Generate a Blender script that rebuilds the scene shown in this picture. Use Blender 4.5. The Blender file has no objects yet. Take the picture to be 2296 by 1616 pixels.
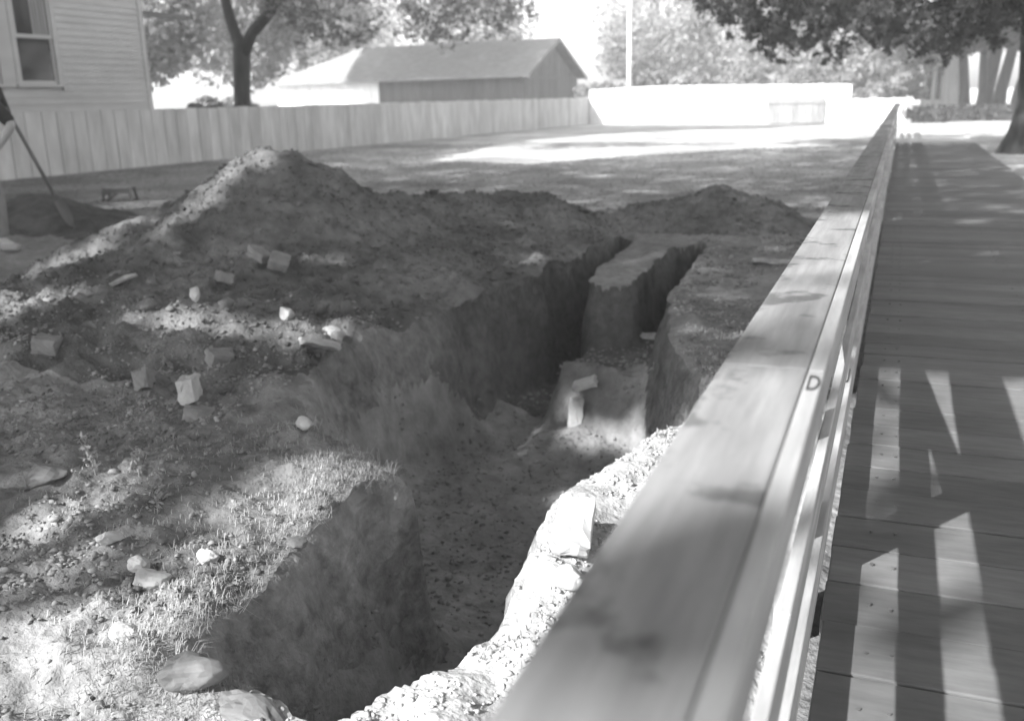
import bpy, bmesh, math, random
import numpy as np
from mathutils import Vector, Matrix

SC = bpy.context.scene
COL = SC.collection
rad = math.radians

# ---------------------------------------------------------------- camera
cam_d = bpy.data.cameras.new("camera")
cam = bpy.data.objects.new("camera", cam_d)
COL.objects.link(cam)
cam.location = (0, 0, 1.12)
cam.rotation_euler = (Matrix.Rotation(rad(21.9), 3, 'Z') @ Matrix.Rotation(rad(90 - 15.2), 3, 'X')
                      @ Matrix.Rotation(rad(-1.55), 3, 'Z')).to_euler()
cam_d.sensor_width = 36
cam_d.lens = 36 * 2150 / 2296
cam_d.clip_start = 0.05
cam_d.clip_end = 2000
cam_d.dof.use_dof = True
cam_d.dof.focus_distance = 2.4
cam_d.dof.aperture_fstop = 3.3
SC.camera = cam

# ---------------------------------------------------------------- light
SUN_EL = rad(37.6)
SX, SY = 0.539, 0.842                  # direction in which shadows fall
world = bpy.data.worlds.new("World")
SC.world = world
world.use_nodes = True
nt = world.node_tree
sky = nt.nodes.new("ShaderNodeTexSky")
sky.sky_type = 'NISHITA'
sky.sun_disc = False
sky.sun_elevation = SUN_EL
sky.sun_rotation = math.atan2(-SX, -SY)
sky.air_density = 1.0
sky.dust_density = 3.0
bwn = nt.nodes.new("ShaderNodeRGBToBW")     # a black and white photograph: the sky's brightness only
bg = nt.nodes["Background"]
bg.inputs[1].default_value = 0.15
nt.links.new(sky.outputs[0], bwn.inputs[0])
nt.links.new(bwn.outputs[0], bg.inputs[0])
sl = bpy.data.lights.new("sun", 'SUN')
sl.energy = 4.0
sl.angle = rad(0.8)
sl.color = (1, 1, 1)
so = bpy.data.objects.new("sun", sl)
COL.objects.link(so)
sund = Vector((SX * math.cos(SUN_EL), SY * math.cos(SUN_EL), -math.sin(SUN_EL)))
so.rotation_euler = sund.to_track_quat('-Z', 'Y').to_euler()
SC.view_settings.view_transform = 'Standard'
SC.view_settings.look = 'None'
SC.view_settings.gamma = 1
SC.view_settings.exposure = 2.0
SC.cycles.max_bounces = 6
SC.cycles.volume_bounces = 1

rng = np.random.default_rng(7)
random.seed(7)

# ---------------------------------------------------------------- materials
def material(name, lo, hi, scale=8.0, detail=6.0, rough=0.85, bump=0.3, bscale=None, dist=0.01, stretch=(1, 1, 1),
             lo2=None, hi2=None, scale2=1.0, w=0.0, trans=0.0, island=0.0, ygrad=None, shade_stain=None):
    """grey procedural material: base colour between lo and hi by noise, second broader noise optional"""
    m = bpy.data.materials.new(name)
    m.use_nodes = True
    n, l = m.node_tree.nodes, m.node_tree.links
    p = n["Principled BSDF"]
    p.inputs['Roughness'].default_value = rough
    p.inputs['Specular IOR Level'].default_value = 0.25
    tc = n.new("ShaderNodeTexCoord")
    mp = n.new("ShaderNodeMapping")
    mp.inputs['Scale'].default_value = stretch
    l.new(tc.outputs['Object'], mp.inputs[0])
    t = n.new("ShaderNodeTexNoise")
    t.inputs['Scale'].default_value = scale
    t.inputs['Detail'].default_value = detail
    t.inputs['Roughness'].default_value = 0.62
    l.new(mp.outputs[0], t.inputs[0])
    mr = n.new("ShaderNodeMapRange")
    mr.inputs[1].default_value = 0.32
    mr.inputs[2].default_value = 0.68
    mr.inputs[3].default_value = lo
    mr.inputs[4].default_value = hi
    l.new(t.outputs[0], mr.inputs[0])
    out = mr.outputs[0]
    if lo2 is not None:
        t2 = n.new("ShaderNodeTexNoise")
        t2.inputs['Scale'].default_value = scale2
        t2.inputs['Detail'].default_value = 4
        l.new(mp.outputs[0], t2.inputs[0])
        m2 = n.new("ShaderNodeMapRange")
        m2.inputs[1].default_value = 0.38
        m2.inputs[2].default_value = 0.62
        m2.inputs[3].default_value = lo2
        m2.inputs[4].default_value = hi2
        l.new(t2.outputs[0], m2.inputs[0])
        mu = n.new("ShaderNodeMath")
        mu.operation = 'MULTIPLY'
        l.new(out, mu.inputs[0])
        l.new(m2.outputs[0], mu.inputs[1])
        out = mu.outputs[0]
    if island > 0:
        gm = n.new("ShaderNodeNewGeometry")
        m3 = n.new("ShaderNodeMapRange")
        m3.inputs[3].default_value = 1 - island; m3.inputs[4].default_value = 1 + island
        l.new(gm.outputs['Random Per Island'], m3.inputs[0])
        mu = n.new("ShaderNodeMath"); mu.operation = 'MULTIPLY'
        l.new(out, mu.inputs[0]); l.new(m3.outputs[0], mu.inputs[1]); out = mu.outputs[0]
    if shade_stain:      # leaf shadow painted in as blotches, with some stains: (scale, lightest multiplier)
        t4 = n.new("ShaderNodeTexNoise"); t4.inputs['Scale'].default_value = shade_stain[0]; t4.inputs['Detail'].default_value = 5
        t4.inputs['Roughness'].default_value = .55
        l.new(tc.outputs['Object'], t4.inputs[0])
        m5 = n.new("ShaderNodeMapRange"); m5.inputs[1].default_value = .56; m5.inputs[2].default_value = .63
        m5.inputs[3].default_value = 1; m5.inputs[4].default_value = shade_stain[1]
        l.new(t4.outputs[0], m5.inputs[0])
        mu = n.new("ShaderNodeMath"); mu.operation = 'MULTIPLY'
        l.new(out, mu.inputs[0]); l.new(m5.outputs[0], mu.inputs[1]); out = mu.outputs[0]
    if ygrad:      # tone changes along Y: yard paler towards the back, far trench walls darker
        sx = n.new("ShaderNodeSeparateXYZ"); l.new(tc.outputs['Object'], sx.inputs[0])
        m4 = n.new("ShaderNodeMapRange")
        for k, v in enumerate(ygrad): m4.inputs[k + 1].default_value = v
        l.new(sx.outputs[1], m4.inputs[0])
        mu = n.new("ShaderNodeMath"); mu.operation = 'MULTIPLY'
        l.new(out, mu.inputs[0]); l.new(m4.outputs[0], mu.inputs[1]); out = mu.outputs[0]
    l.new(out, p.inputs['Base Color'])
    if bump > 0:
        b = n.new("ShaderNodeBump")
        b.inputs['Strength'].default_value = bump
        b.inputs['Distance'].default_value = dist
        t3 = n.new("ShaderNodeTexNoise")
        t3.inputs['Scale'].default_value = bscale or scale * 2
        t3.inputs['Detail'].default_value = 6
        l.new(mp.outputs[0], t3.inputs[0])
        l.new(t3.outputs[0], b.inputs['Height'])
        l.new(b.outputs[0], p.inputs['Normal'])
    if trans > 0:
        tr = n.new("ShaderNodeBsdfTranslucent")
        l.new(out, tr.inputs[0])
        mx = n.new("ShaderNodeMixShader")
        mx.inputs[0].default_value = trans
        l.new(p.outputs[0], mx.inputs[1])
        l.new(tr.outputs[0], mx.inputs[2])
        l.new(mx.outputs[0], n["Material Output"].inputs[0])
    return m

M = {}
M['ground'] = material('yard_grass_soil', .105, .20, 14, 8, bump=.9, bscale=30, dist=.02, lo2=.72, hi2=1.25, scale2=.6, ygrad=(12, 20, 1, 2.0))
M['soil'] = material('sunlit_soil', .20, .36, 16, 8, bump=.8, bscale=45, dist=.015, lo2=.85, hi2=1.15, scale2=2)  # sunlit right bank, its brightness put into the soil colour
M['dirt'] = material('dug_earth', .06, .125, 12, 10, bump=.9, bscale=55, dist=.015, lo2=.7, hi2=1.35, scale2=1.6)
M['trench'] = material('trench_clay', .075, .18, 14, 10, bump=1, bscale=22, dist=.03, ygrad=(3.6, 5.4, 1.3, .5), lo2=.7, hi2=1.3, scale2=1.5)  # deep shade of the far walls painted in as a darker tone
M['floor'] = material('trodden_trench_earth', .13, .24, 9, 10, bump=.8, bscale=40, dist=.015, lo2=.75, hi2=1.25, scale2=1.5)
M['clod'] = material('earth_clod', .11, .22, 12, 6, bump=.8, bscale=60, dist=.006, lo2=.7, hi2=1.3, scale2=5, island=.25)
M['soilclod'] = material('sunlit_soil_clod', .24, .36, 12, 6, bump=.8, bscale=60, dist=.006, island=.2)  # clods paled to match the bank, sunlight put into the colour
M['drygrass'] = material('dry_grass', .20, .40, 3, 3, bump=0, trans=.25)
M['white'] = material('white_paint', .55, .68, 3, 6, bump=.2, bscale=20, dist=.004, stretch=(2, 2, .5), lo2=.92, hi2=1.05, scale2=.8, island=.04)
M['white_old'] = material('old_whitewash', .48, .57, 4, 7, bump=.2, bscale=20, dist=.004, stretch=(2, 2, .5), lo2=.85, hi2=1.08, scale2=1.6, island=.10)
M['clap'] = material('white_clapboard', .46, .54, 4, 5, bump=.1, bscale=20, dist=.004, stretch=(1, .3, 1), lo2=.93, hi2=1.05, scale2=.8)
M['plank'] = material('dark_walk_board', .078, .108, 5, 8, bump=.25, bscale=16, dist=.002, stretch=(1.6, 7, 6), lo2=.85, hi2=1.15, scale2=.6, island=.14)
M['cap'] = material('weathered_cap_board', .15, .21, 5, 7, bump=.25, bscale=14, dist=.002, stretch=(9, .8, 4), lo2=.85, hi2=1.08, scale2=2, shade_stain=(7, .5))
M['rail'] = material('weathered_rail_board', .24, .34, 5, 7, bump=.25, bscale=14, dist=.002, stretch=(6, .7, 8), lo2=.8, hi2=1.1, scale2=3)
M['greywood'] = material('unpainted_board', .14, .22, 4, 6, bump=.3, dist=.004, stretch=(4, 4, .5), island=.15)
M['darkwood'] = material('shed_board', .05, .09, 3, 6, bump=.3, dist=.01, stretch=(4, 4, .4), island=.2)
M['shedroof'] = material('shed_shingle', .15, .21, 3, 6, bump=.4, bscale=12, dist=.01)
M['bark'] = material('bark', .025, .055, 5, 8, bump=.9, bscale=14, dist=.03, stretch=(2, 2, .4))
M['leaf'] = material('leaf', .11, .21, 2, 2, bump=0, trans=.35, rough=.6, island=.35)
M['pale_leaf'] = material('sunlit_leaf', .15, .27, 2, 2, bump=0, trans=.35, rough=.6, island=.35)  # sun glare on the far trees put into the leaf colour
M['leaf_dark'] = material('dark_leaf', .035, .065, 2, 2, bump=0, trans=.3, rough=.6, island=.35)
M['brick'] = material('old_brick', .12, .20, 14, 7, bump=.5, bscale=40, dist=.003)
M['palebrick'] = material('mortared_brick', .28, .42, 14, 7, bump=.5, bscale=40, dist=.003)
M['stone'] = material('rough_stone', .08, .15, 8, 7, bump=.6, bscale=30, dist=.005)
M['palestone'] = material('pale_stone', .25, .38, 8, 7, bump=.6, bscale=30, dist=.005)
M['ink'] = material('black_paint', .02, .03, 8, 2, bump=0)
M['skin'] = material('skin', .33, .38, 5, 3, bump=0, rough=.6)
M['shirt'] = material('dark_shirt', .018, .03, 9, 4, bump=.3, bscale=25, dist=.01)
M['trousers'] = material('work_trousers', .15, .22, 6, 5, bump=.5, bscale=9, dist=.02)
M['shoe'] = material('shoe_leather', .2, .3, 6, 4, bump=0)
M['hair'] = material('hair', .02, .04, 30, 3, bump=0)
M['iron'] = material('worn_iron', .05, .09, 6, 4, bump=0, rough=.5)
M['handle'] = material('tool_handle', .10, .14, 6, 4, bump=0)
M['curtain'] = material('curtain', .25, .4, 3, 3, bump=.5, bscale=4, dist=.03, stretch=(8, 8, .3))
M['street'] = material('street_gravel', .34, .44, 4, 6, bump=.2, dist=.02)
M['hedge'] = material('hedge_leaf', .05, .08, 3, 2, bump=0, trans=.2, island=.3)
M['darkdirt'] = material('damp_loose_earth', .035, .07, 9, 9, bump=.9, bscale=40, dist=.02, lo2=.7, hi2=1.3, scale2=2)

def glass():
    m = bpy.data.materials.new('window_glass')
    m.use_nodes = True
    p = m.node_tree.nodes["Principled BSDF"]
    p.inputs['Base Color'].default_value = (.025, .025, .025, 1)
    p.inputs['Roughness'].default_value = .08
    p.inputs['Specular IOR Level'].default_value = .6
    return m
M['glass'] = glass()

# ---------------------------------------------------------------- object helpers
def meta(o, label=None, cat=None, group=None, kind=None):
    if label: o['label'] = label
    if cat: o['category'] = cat
    if group: o['group'] = group
    if kind: o['kind'] = kind
    return o

def link_mesh(name, me, mat, parent=None, smooth=False):
    if mat: me.materials.append(mat)
    if smooth:
        me.polygons.foreach_set('use_smooth', [True] * len(me.polygons))
    o = bpy.data.objects.new(name, me)
    COL.objects.link(o)
    if parent: o.parent = parent
    return o

def empty(name, loc=(0, 0, 0), rz=0.0):
    o = bpy.data.objects.new(name, None)
    o.empty_display_size = .2
    COL.objects.link(o)
    o.location = loc
    o.rotation_euler = (0, 0, rz)
    return o

class MB:
    """collects shapes, then links them as one mesh object"""
    def __init__(s): s.v = []; s.f = []
    def add(s, vs, fs):
        b = len(s.v); s.v += [tuple(v) for v in vs]; s.f += [tuple(b + i for i in f) for f in fs]
        return s
    def box(s, x0, x1, y0, y1, z0, z1, mat=None):
        vs = [Vector((x, y, z)) for z in (z0, z1) for y in (y0, y1) for x in (x0, x1)]
        if mat is not None: vs = [mat @ v for v in vs]
        return s.add(vs, [(0, 2, 3, 1), (4, 5, 7, 6), (0, 1, 5, 4), (2, 6, 7, 3), (0, 4, 6, 2), (1, 3, 7, 5)])
    def bar(s, a, b, w, h, up=(0, 0, 1)):
        a, b = Vector(a), Vector(b); d = (b - a).normalized(); u = Vector(up)
        r = d.cross(u).normalized(); u = r.cross(d)
        vs = []
        for p in (a, b):
            for i, j in ((-1, -1), (1, -1), (1, 1), (-1, 1)): vs.append(p + r * i * w / 2 + u * j * h / 2)
        return s.add(vs, [(0, 1, 2, 3), (7, 6, 5, 4), (0, 4, 5, 1), (1, 5, 6, 2), (2, 6, 7, 3), (3, 7, 4, 0)])
    def tube(s, pts, rs, n=8, wob=0.0, cap=True):
        pts = [Vector(p) for p in pts]; rings = []
        for i, p in enumerate(pts):
            d = (pts[min(i + 1, len(pts) - 1)] - pts[max(i - 1, 0)]).normalized()
            a = Vector((1, 0, 0)) if abs(d.x) < .9 else Vector((0, 1, 0))
            u = d.cross(a).normalized(); w = d.cross(u)
            rings.append([p + (u * math.cos(2 * math.pi * k / n) + w * math.sin(2 * math.pi * k / n)) * rs[i] * (1 + wob * random.uniform(-1, 1)) for k in range(n)])
        vs = [v for r in rings for v in r]; fs = []
        for i in range(len(pts) - 1):
            for k in range(n):
                fs.append((i * n + k, i * n + (k + 1) % n, (i + 1) * n + (k + 1) % n, (i + 1) * n + k))
        if cap: fs.append(tuple(range(n))[::-1]); fs.append(tuple((len(pts) - 1) * n + k for k in range(n)))
        return s.add(vs, fs)
    def prism(s, poly, z0, z1):
        n = len(poly)
        vs = [(x, y, z0) for x, y in poly] + [(x, y, z1) for x, y in poly]
        return s.add(vs, [tuple(range(n))[::-1], tuple(range(n, 2 * n))] + [(i, (i + 1) % n, n + (i + 1) % n, n + i) for i in range(n)])
    def build(s, name, mat, parent=None, smooth=False, bevel=0.0):
        me = bpy.data.meshes.new(name)
        me.from_pydata(s.v, [], s.f)
        me.update()
        o = link_mesh(name, me, mat, parent, smooth)
        if bevel:
            md = o.modifiers.new('bevel', 'BEVEL'); md.width = bevel; md.segments = 2; md.limit_method = 'ANGLE'
        return o

# ---------------------------------------------------------------- terrain height
#TERRAIN-START
def _hash(ix, iy, seed):
    h = (ix.astype(np.int64) * 374761393 + iy.astype(np.int64) * 668265263 + seed * 974711) & 0xffffffff
    h = ((h ^ (h >> 13)) * 1274126177) & 0xffffffff
    return ((h ^ (h >> 16)) & 0xffff) / 65535.0

def vnoise(x, y, seed=0):
    ix, iy = np.floor(x), np.floor(y)
    fx, fy = x - ix, y - iy
    fx = fx * fx * (3 - 2 * fx); fy = fy * fy * (3 - 2 * fy)
    a = _hash(ix, iy, seed); b = _hash(ix + 1, iy, seed); c = _hash(ix, iy + 1, seed); d = _hash(ix + 1, iy + 1, seed)
    return (a + (b - a) * fx + (c - a) * fy + (a - b - c + d) * fx * fy) * 2 - 1

def fbm(x, y, s, octv=4, seed=0, g=.5):
    r = 0; a = 1
    for i in range(octv):
        r = r + a * vnoise(x * s, y * s, seed + i * 17); s *= 2.03; a *= g
    return r

TRENCH = np.array([(-1.0, 1.41), (-.92, 1.50), (-.86, 1.69), (-.82, 1.91), (-.87, 2.1), (-.86, 2.41), (-.88, 2.73), (-.78, 3.1),
    (-.69, 3.54), (-.76, 4.1), (-.98, 4.6), (-1.13, 5.2), (-1.29, 5.97), (-1.31, 6.81), (-1.36, 7.66), (-1.50, 8.0), (-1.64, 7.7), (-1.63, 6.9),
    (-1.60, 6.06), (-1.72, 5.98), (-1.86, 6.05), (-1.96, 6.5), (-1.97, 7.2), (-2.05, 8.0), (-2.17, 8.0), (-2.24, 6.82), (-2.25, 5.9),
    (-2.36, 5.2), (-2.46, 4.8), (-2.5, 4.3), (-2.48, 3.8), (-2.28, 3.27), (-1.95, 2.93), (-1.68, 2.74), (-1.47, 2.62), (-1.52, 2.45),
    (-1.52, 2.17), (-1.48, 1.70), (-1.41, 1.53), (-1.24, 1.50), (-1.1, 1.42)])

def seg_dist(x, y, a, b):
    dx, dy = b[0] - a[0], b[1] - a[1]
    t = np.clip(((x - a[0]) * dx + (y - a[1]) * dy) / (dx * dx + dy * dy + 1e-9), 0, 1)
    return np.hypot(x - a[0] - t * dx, y - a[1] - t * dy), t

def poly_sdf(x, y, P):
    d = np.full(np.shape(x), 1e9); ins = np.zeros(np.shape(x), bool)
    for i in range(len(P)):
        a, b = P[i - 1], P[i]
        d = np.minimum(d, seg_dist(x, y, a, b)[0])
        c = ((a[1] > y) != (b[1] > y))
        with np.errstate(divide='ignore', invalid='ignore'):
            xi = (b[0] - a[0]) * (y - a[1]) / (b[1] - a[1] + 1e-12) + a[0]
        ins ^= c & (x < xi)
    return np.where(ins, -d, d)

# ridges: list of (x, y, height, slope)
BIG = [(-2.5, 8.8, 0), (-2.76, 8.4, .26), (-3.0, 8.0, .45), (-3.5, 7.4, .42), (-3.8, 6.6, .51), (-4.02, 6.25, .66), (-4.17, 6.06, .82), (-4.36, 6.0, .86), (-4.6, 5.93, .70), (-5.0, 5.85, .50), (-5.2, 5.65, .43), (-5.44, 5.4, .30), (-5.65, 5.15, .16), (-5.9, 4.9, .02)]
SPUR = [(-4.3, 6.0, .80), (-4.42, 5.5, .58), (-4.52, 5.0, .36), (-4.72, 4.6, .22), (-5.0, 4.3, .10)]
SHELF = [(-2.75, 7.6, .14), (-2.8, 6.4, .20), (-3.0, 5.4, .24), (-3.0, 4.7, .18)]
APRON = [(-3.15, 7.8, .26), (-3.6, 6.7, .36), (-4.2, 5.75, .44), (-4.45, 5.2, .33)]
LOBE = [(-4.9, 4.05, .12), (-4.2, 4.0, .17), (-3.5, 3.95, .2), (-2.9, 3.95, .17), (-2.6, 3.9, .10)]
BACK = [(-2.2, 8.8, .10), (-2.0, 8.9, .27), (-1.72, 8.95, .29), (-1.46, 9.0, .35), (-1.2, 9.0, .21), (-.85, 9.0, .08)]
DIG = [(-9.6, 8.4, .14), (-8.4, 7.7, .30), (-7.9, 7.3, .24), (-7.0, 6.9, .08), (-6.6, 6.9, .02)]

def ridge(x, y, pts, slope):
    h = np.full(np.shape(x), -9.0)
    for a, b in zip(pts[:-1], pts[1:]):
        d, t = seg_dist(x, y, a, b)
        d = np.sqrt(d * d + .012) - .11
        h = np.maximum(h, a[2] + (b[2] - a[2]) * t - slope * d)
    return h

def base_h(x, y):
    z = -.09 + .15 * np.clip((-x - 2.5) / 11, 0, 1)
    z = z - .02 * np.clip((y - 30) / 20, 0, 3)
    w = np.clip((x + .28) / .12, 0, 1) * np.clip((1.75 - x) / .2, 0, 1)
    z = z * (1 - w) + (-.14) * w
    return z

def terrain(x, y, full=False):
    x = np.asarray(x, float); y = np.asarray(y, float)
    z = base_h(x, y)
    near = np.clip((14 - np.abs(y - 4)) / 6, 0, 1) * np.clip((x + 14) / 3, 0, 1) * np.clip((.0 - x) / .2, 0, 1)
    wx = x + .07 * fbm(x, y, 2.2, 4, 5); wy = y + .07 * fbm(x, y, 2.2, 4, 9)
    big = np.maximum(np.maximum(ridge(wx, wy, BIG, .66), ridge(wx, wy, SPUR, .64)), np.maximum(ridge(wx, wy, LOBE, .26), np.maximum(ridge(wx, wy, APRON, .25), ridge(wx, wy, SHELF, .36))))
    back = ridge(wx, wy, BACK, .42)
    dig = ridge(wx, wy, DIG, .38)
    ms = []
    for h in (big, back, dig):
        hh = np.logaddexp(0, h * 40) / 40
        ms.append(hh)
    md = ms[0] + ms[1] + ms[2]
    rough = np.clip(md / .1, 0, 1)
    grav = np.clip((5 - y) / 2, 0, 1) * np.clip((-x - 1.3) / .3, 0, 1) * np.clip((x + 5.5) / 1, 0, 1)
    z = z + md + near * (.018 * fbm(x, y, 1.6, 3, 31) + (.010 + .022 * rough + .016 * grav) * fbm(x, y, 7, 5, 41, .6)) + near * np.maximum(grav, np.clip((x + 1.2) / .1, 0, 1) * np.clip((4.2 - y) / .4, 0, 1)) * .011 * np.abs(fbm(x, y, 15, 2, 47, .6))
    # rim of loose spoil beside the cut
    s = poly_sdf(x + .03 * fbm(x, y, 3.3, 3, 51, .45), y + .03 * fbm(x, y, 3.3, 3, 61, .45), TRENCH)
    z = z + .035 * np.exp(-((s - .10) / .09) ** 2) * near * (.6 + .8 * vnoise(x * 6, y * 6, 71))
    fl = -.78 + .035 * fbm(x, y, 3, 5, 81, .55)
    led = np.clip((6.25 - y) / .12, 0, 1) * np.clip((x + 1.95 + .0 * y) / .14, 0, 1) * np.clip((y - 5.0 + .55 * (x + 1.6)) / .22, 0, 1)
    fl = fl + led * .33
    soil = np.exp(-(((x + 1.5) / .32) ** 2 + ((y - 4.95) / .28) ** 2))
    fl = fl + .13 * soil
    bank = np.clip((x + 1.22) / .45, 0, 1) * np.clip((y - 3.6) / .6, 0, 1)
    fl = fl + .30 * bank
    far = np.clip((y - 5.3) / .5, 0, 1)
    slump = np.clip((-1.75 - x) / .15, 0, 1) * np.clip((y - 3.0) / .3, 0, 1) * np.clip((5.1 - y) / .5, 0, 1)
    ww = .12 - .045 * far + .20 * slump + .10 * np.clip((-1.25 - x) / .1, 0, 1) * np.clip((2.6 - y) / .3, 0, 1)
    t = np.clip(-s / ww, 0, 1)
    a = .76 + .18 * far
    t = a * t * t * (3 - 2 * t) + (1 - a) * np.clip(-s / .30 + .25 * fbm(x, y, 4, 3, 111), 0, 1) * np.clip(-s / .03, 0, 1)
    fl = fl / .95
    zt = np.minimum(z, fl)
    blk = np.exp(-(((x + 1.78) / .25) ** 4 + ((y - 6.9) / 1.1) ** 4))
    z = z * (1 - t) + zt * t
    if full: return z, s, ms
    return z
#TERRAIN-END

def H(x, y): return float(terrain(np.array([x]), np.array([y]))[0])

def axis(segs):
    out = [segs[0][0]]
    for a, b, st in segs:
        n = max(1, int(round((b - a) / st)))
        out += list(np.linspace(a, b, n + 1)[1:])
    return np.array(out)

def grow(a, b, st, g=1.25):
    out = []; p = a; sgn = 1 if b > a else -1
    while (b - p) * sgn > 0:
        p += st * sgn; st *= g; out.append(p)
    return out

xs = axis([(-14.6, -8, .10), (-8, -5, .045), (-5, -2.7, .028), (-2.7, -.6, .014), (-.6, -.2, .03), (-.2, 2.4, .1)])
xs = np.array(sorted(grow(-14.6, -400, .3, 1.35)) + list(xs) + grow(2.4, 400, .2, 1.3))
ys = axis([(.4, 1.15, .05), (1.15, 5.5, .015), (5.5, 9.5, .03), (9.5, 16, .08), (16, 46, .3)])
ys = np.array(sorted(grow(.4, -400, .2, 1.4)) + list(ys) + grow(46, 900, .5, 1.3))
GX, GY = np.meshgrid(xs, ys, indexing='xy')
GZ, GS, GM = terrain(GX, GY, True)
nx, ny = len(xs), len(ys)
# undercut and lumpy trench walls: push wall vertices sideways
gy_, gx_ = np.gradient(GZ, ys, xs)
steep = np.clip((np.hypot(gx_, gy_) - 1.5) / 3, 0, 1) * (GS < .1)
lump = fbm(GX * .8 + GY * 1.1, GZ * 1.3 + GY * .25, 4, 4, 91, .55)
gl = np.hypot(gy_, gx_) + 1e-6
PX = GX - steep * .022 * lump * gx_ / gl
PY = GY - steep * .022 * lump * gy_ / gl
idx = np.arange(nx * ny).reshape(ny, nx)
gs1, gs0 = np.gradient(GS, ys, xs)
snap = (np.abs(GS) < np.where(GY < 5.5, .012, .019)) & (GY > 1) & (GY < 8.5) & (steep > -1)
PX = np.where(snap, PX - GS * gs0, PX); PY = np.where(snap, PY - GS * gs1, PY)
quads = np.stack([idx[:-1, :-1], idx[:-1, 1:], idx[1:, 1:], idx[1:, :-1]], -1).reshape(-1, 4)
def fm(a): return (a[:-1, :-1] + a[1:, 1:]).reshape(-1) / 2
fs_, m0, m1, m2 = fm(GS), fm(GM[0]), fm(GM[1]), fm(GM[2])
cls = np.zeros(len(quads), int)
cls[(m0 > .03)] = 2
cls[(m1 > .03) & (m1 > m0)] = 3
cls[(m2 > .03) & (m2 > m0)] = 4
xc, yc = fm(GX), fm(GY)
cls[(cls == 0) & (xc > -1.25) & (xc < -.17) & (yc < 4.1 + .25 * vnoise(xc * 4, yc * 3, 7))] = 5
cls[fs_ < .0] = 1
cls[(fs_ < -.125) & (yc < 5.4)] = 6
verts = np.stack([PX, PY, GZ], -1).reshape(-1, 3)
def grid_obj(name, sel, mat):
    q = quads[sel]
    u, inv = np.unique(q, return_inverse=True)
    me = bpy.data.meshes.new(name)
    me.from_pydata(verts[u].tolist(), [], inv.reshape(-1, 4).tolist())
    me.update()
    return link_mesh(name, me, mat, smooth=True)
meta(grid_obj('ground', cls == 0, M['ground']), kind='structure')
meta(grid_obj('sunlit_bank_soil', cls == 5, M['soil']), kind='structure')
meta(grid_obj('trench_floor', cls == 6, M['floor']), kind='structure')
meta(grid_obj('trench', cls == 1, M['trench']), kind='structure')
meta(grid_obj('dirt_mound', cls == 2, M['dirt']), 'largest mound of dug earth, peaked and scattered with bricks, left of the trench', 'dirt mound')
meta(grid_obj('dirt_mound', cls == 3, M['dirt']), 'small low mound of dug earth behind the trench end, near the railing', 'dirt mound')
meta(grid_obj('dirt_mound', cls == 4, M['darkdirt']), 'dark low heap of loose soil in front of the person with the shovel', 'dirt mound')

# ---------------------------------------------------------------- boardwalk and street
mb = MB(); y = -2.0
while y < 23:
    w = random.uniform(.185, .2); g = random.uniform(.004, .012)
    mb.box(-.085 + random.uniform(-.004, .004), 1.47 + random.uniform(-.012, .012), y, y + w, -.045 + random.uniform(0, .003), random.uniform(-.004, .002))
    y += w + g
mb.build('boardwalk', M['plank'], bevel=.004)['kind'] = 'structure'
mb = MB(); yn = -1.9
while yn < 9:
    for xn in (.01, .06, .66, .71, 1.36, 1.41):
        a_, b_ = xn + random.uniform(-.006, .006), yn + random.uniform(-.01, .01)
        mb.tube([(a_, b_, -.006), (a_, b_, .0032)], [.0045, .0045], 8)
    yn += .1995
mb.build('boardwalk', M['iron'])['kind'] = 'structure'
mb = MB()
for yy in np.arange(-2, 23, 1.0): pass
for xx in (-.02, .65, 1.35): mb.box(xx, xx + .06, -2, 23, -.139, -.05)
mb.build('boardwalk', M['bark'])['kind'] = 'structure'
# pale street running across beyond the end of the walk
mb = MB()
mb.add([(-.1, 23.2, -.125), (40, 23.2, -.125), (40, 27.6, -.125), (-.1, 27.6, -.125)], [(0, 1, 2, 3)])
mb.add([(-.1, 29.5, -.12), (60, 29.5, -.12), (60, 37.5, -.16), (-.1, 37.5, -.16)], [(0, 1, 2, 3)])
mb.build('street', M['street'])['kind'] = 'structure'

# ---------------------------------------------------------------- plank railing beside the walk
FX = -.10                                     # walk-side face of the rails
def plank_railing(y0, y1, label, first):
    t = empty('plank_railing', (-.16, y0, -.1))
    meta(t, label, 'railing', 'lengths of the plank railing along the walk')
    inv = Matrix.Translation((.16, -y0, .1))
    def part(b, name, mat, bev=.003):
        b.v = [tuple(inv @ Vector(v)) for v in b.v]
        return b.build(name, mat, t, bevel=bev)
    e = .0015
    b = MB().box(-.213, FX + .004, y0 + e, y1 - e, .722, .75); part(b, 'cap_board', M['cap'])
    b = MB().box(FX + .0045, FX + .027, y0 + e, y1 - e, .685, .748); part(b, 'rail', M['rail'])
    for z0, z1 in ((.53, .615), (.272, .372), (.012, .125)):
        dz = random.uniform(-.006, .006)
        b = MB().box(FX - .022, FX, y0 + e, y1 - e, z0 + dz, z1 + dz); r = part(b, 'rail', M['rail'])
    ps = [y for y in POSTS if y0 - .01 <= y < y1 - .01]
    for py in ps:
        b = MB().box(FX - .10, FX - .0225, py - .13, py - .03, -.3, .7215); part(b, 'post', M['rail'])
    return t, inv, part
POSTS = [.1, 2.25, 4.3, 6.6, 8.9, 11.2, 13.5, 15.8, 18.1, 20.4, 22.7, 25, 27.3, 29.6]
r1, inv1, part1 = plank_railing(-.6, 1.335, 'nearest length of the weathered plank railing, stencilled with the letter D', True)
r2, inv2, part2 = plank_railing(1.335, 8.82, 'second length of the plank railing, beyond the D joint, with a slanted brace', False)
part2(MB().bar((FX - .035, 2.20, .53), (FX - .035, 4.1, .325), .085, .022, (1, 0, 0)), 'brace', M['rail'])
plank_railing(8.82, 18.02, 'third length of the plank railing, shaded, level with the back mound', False)
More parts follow.
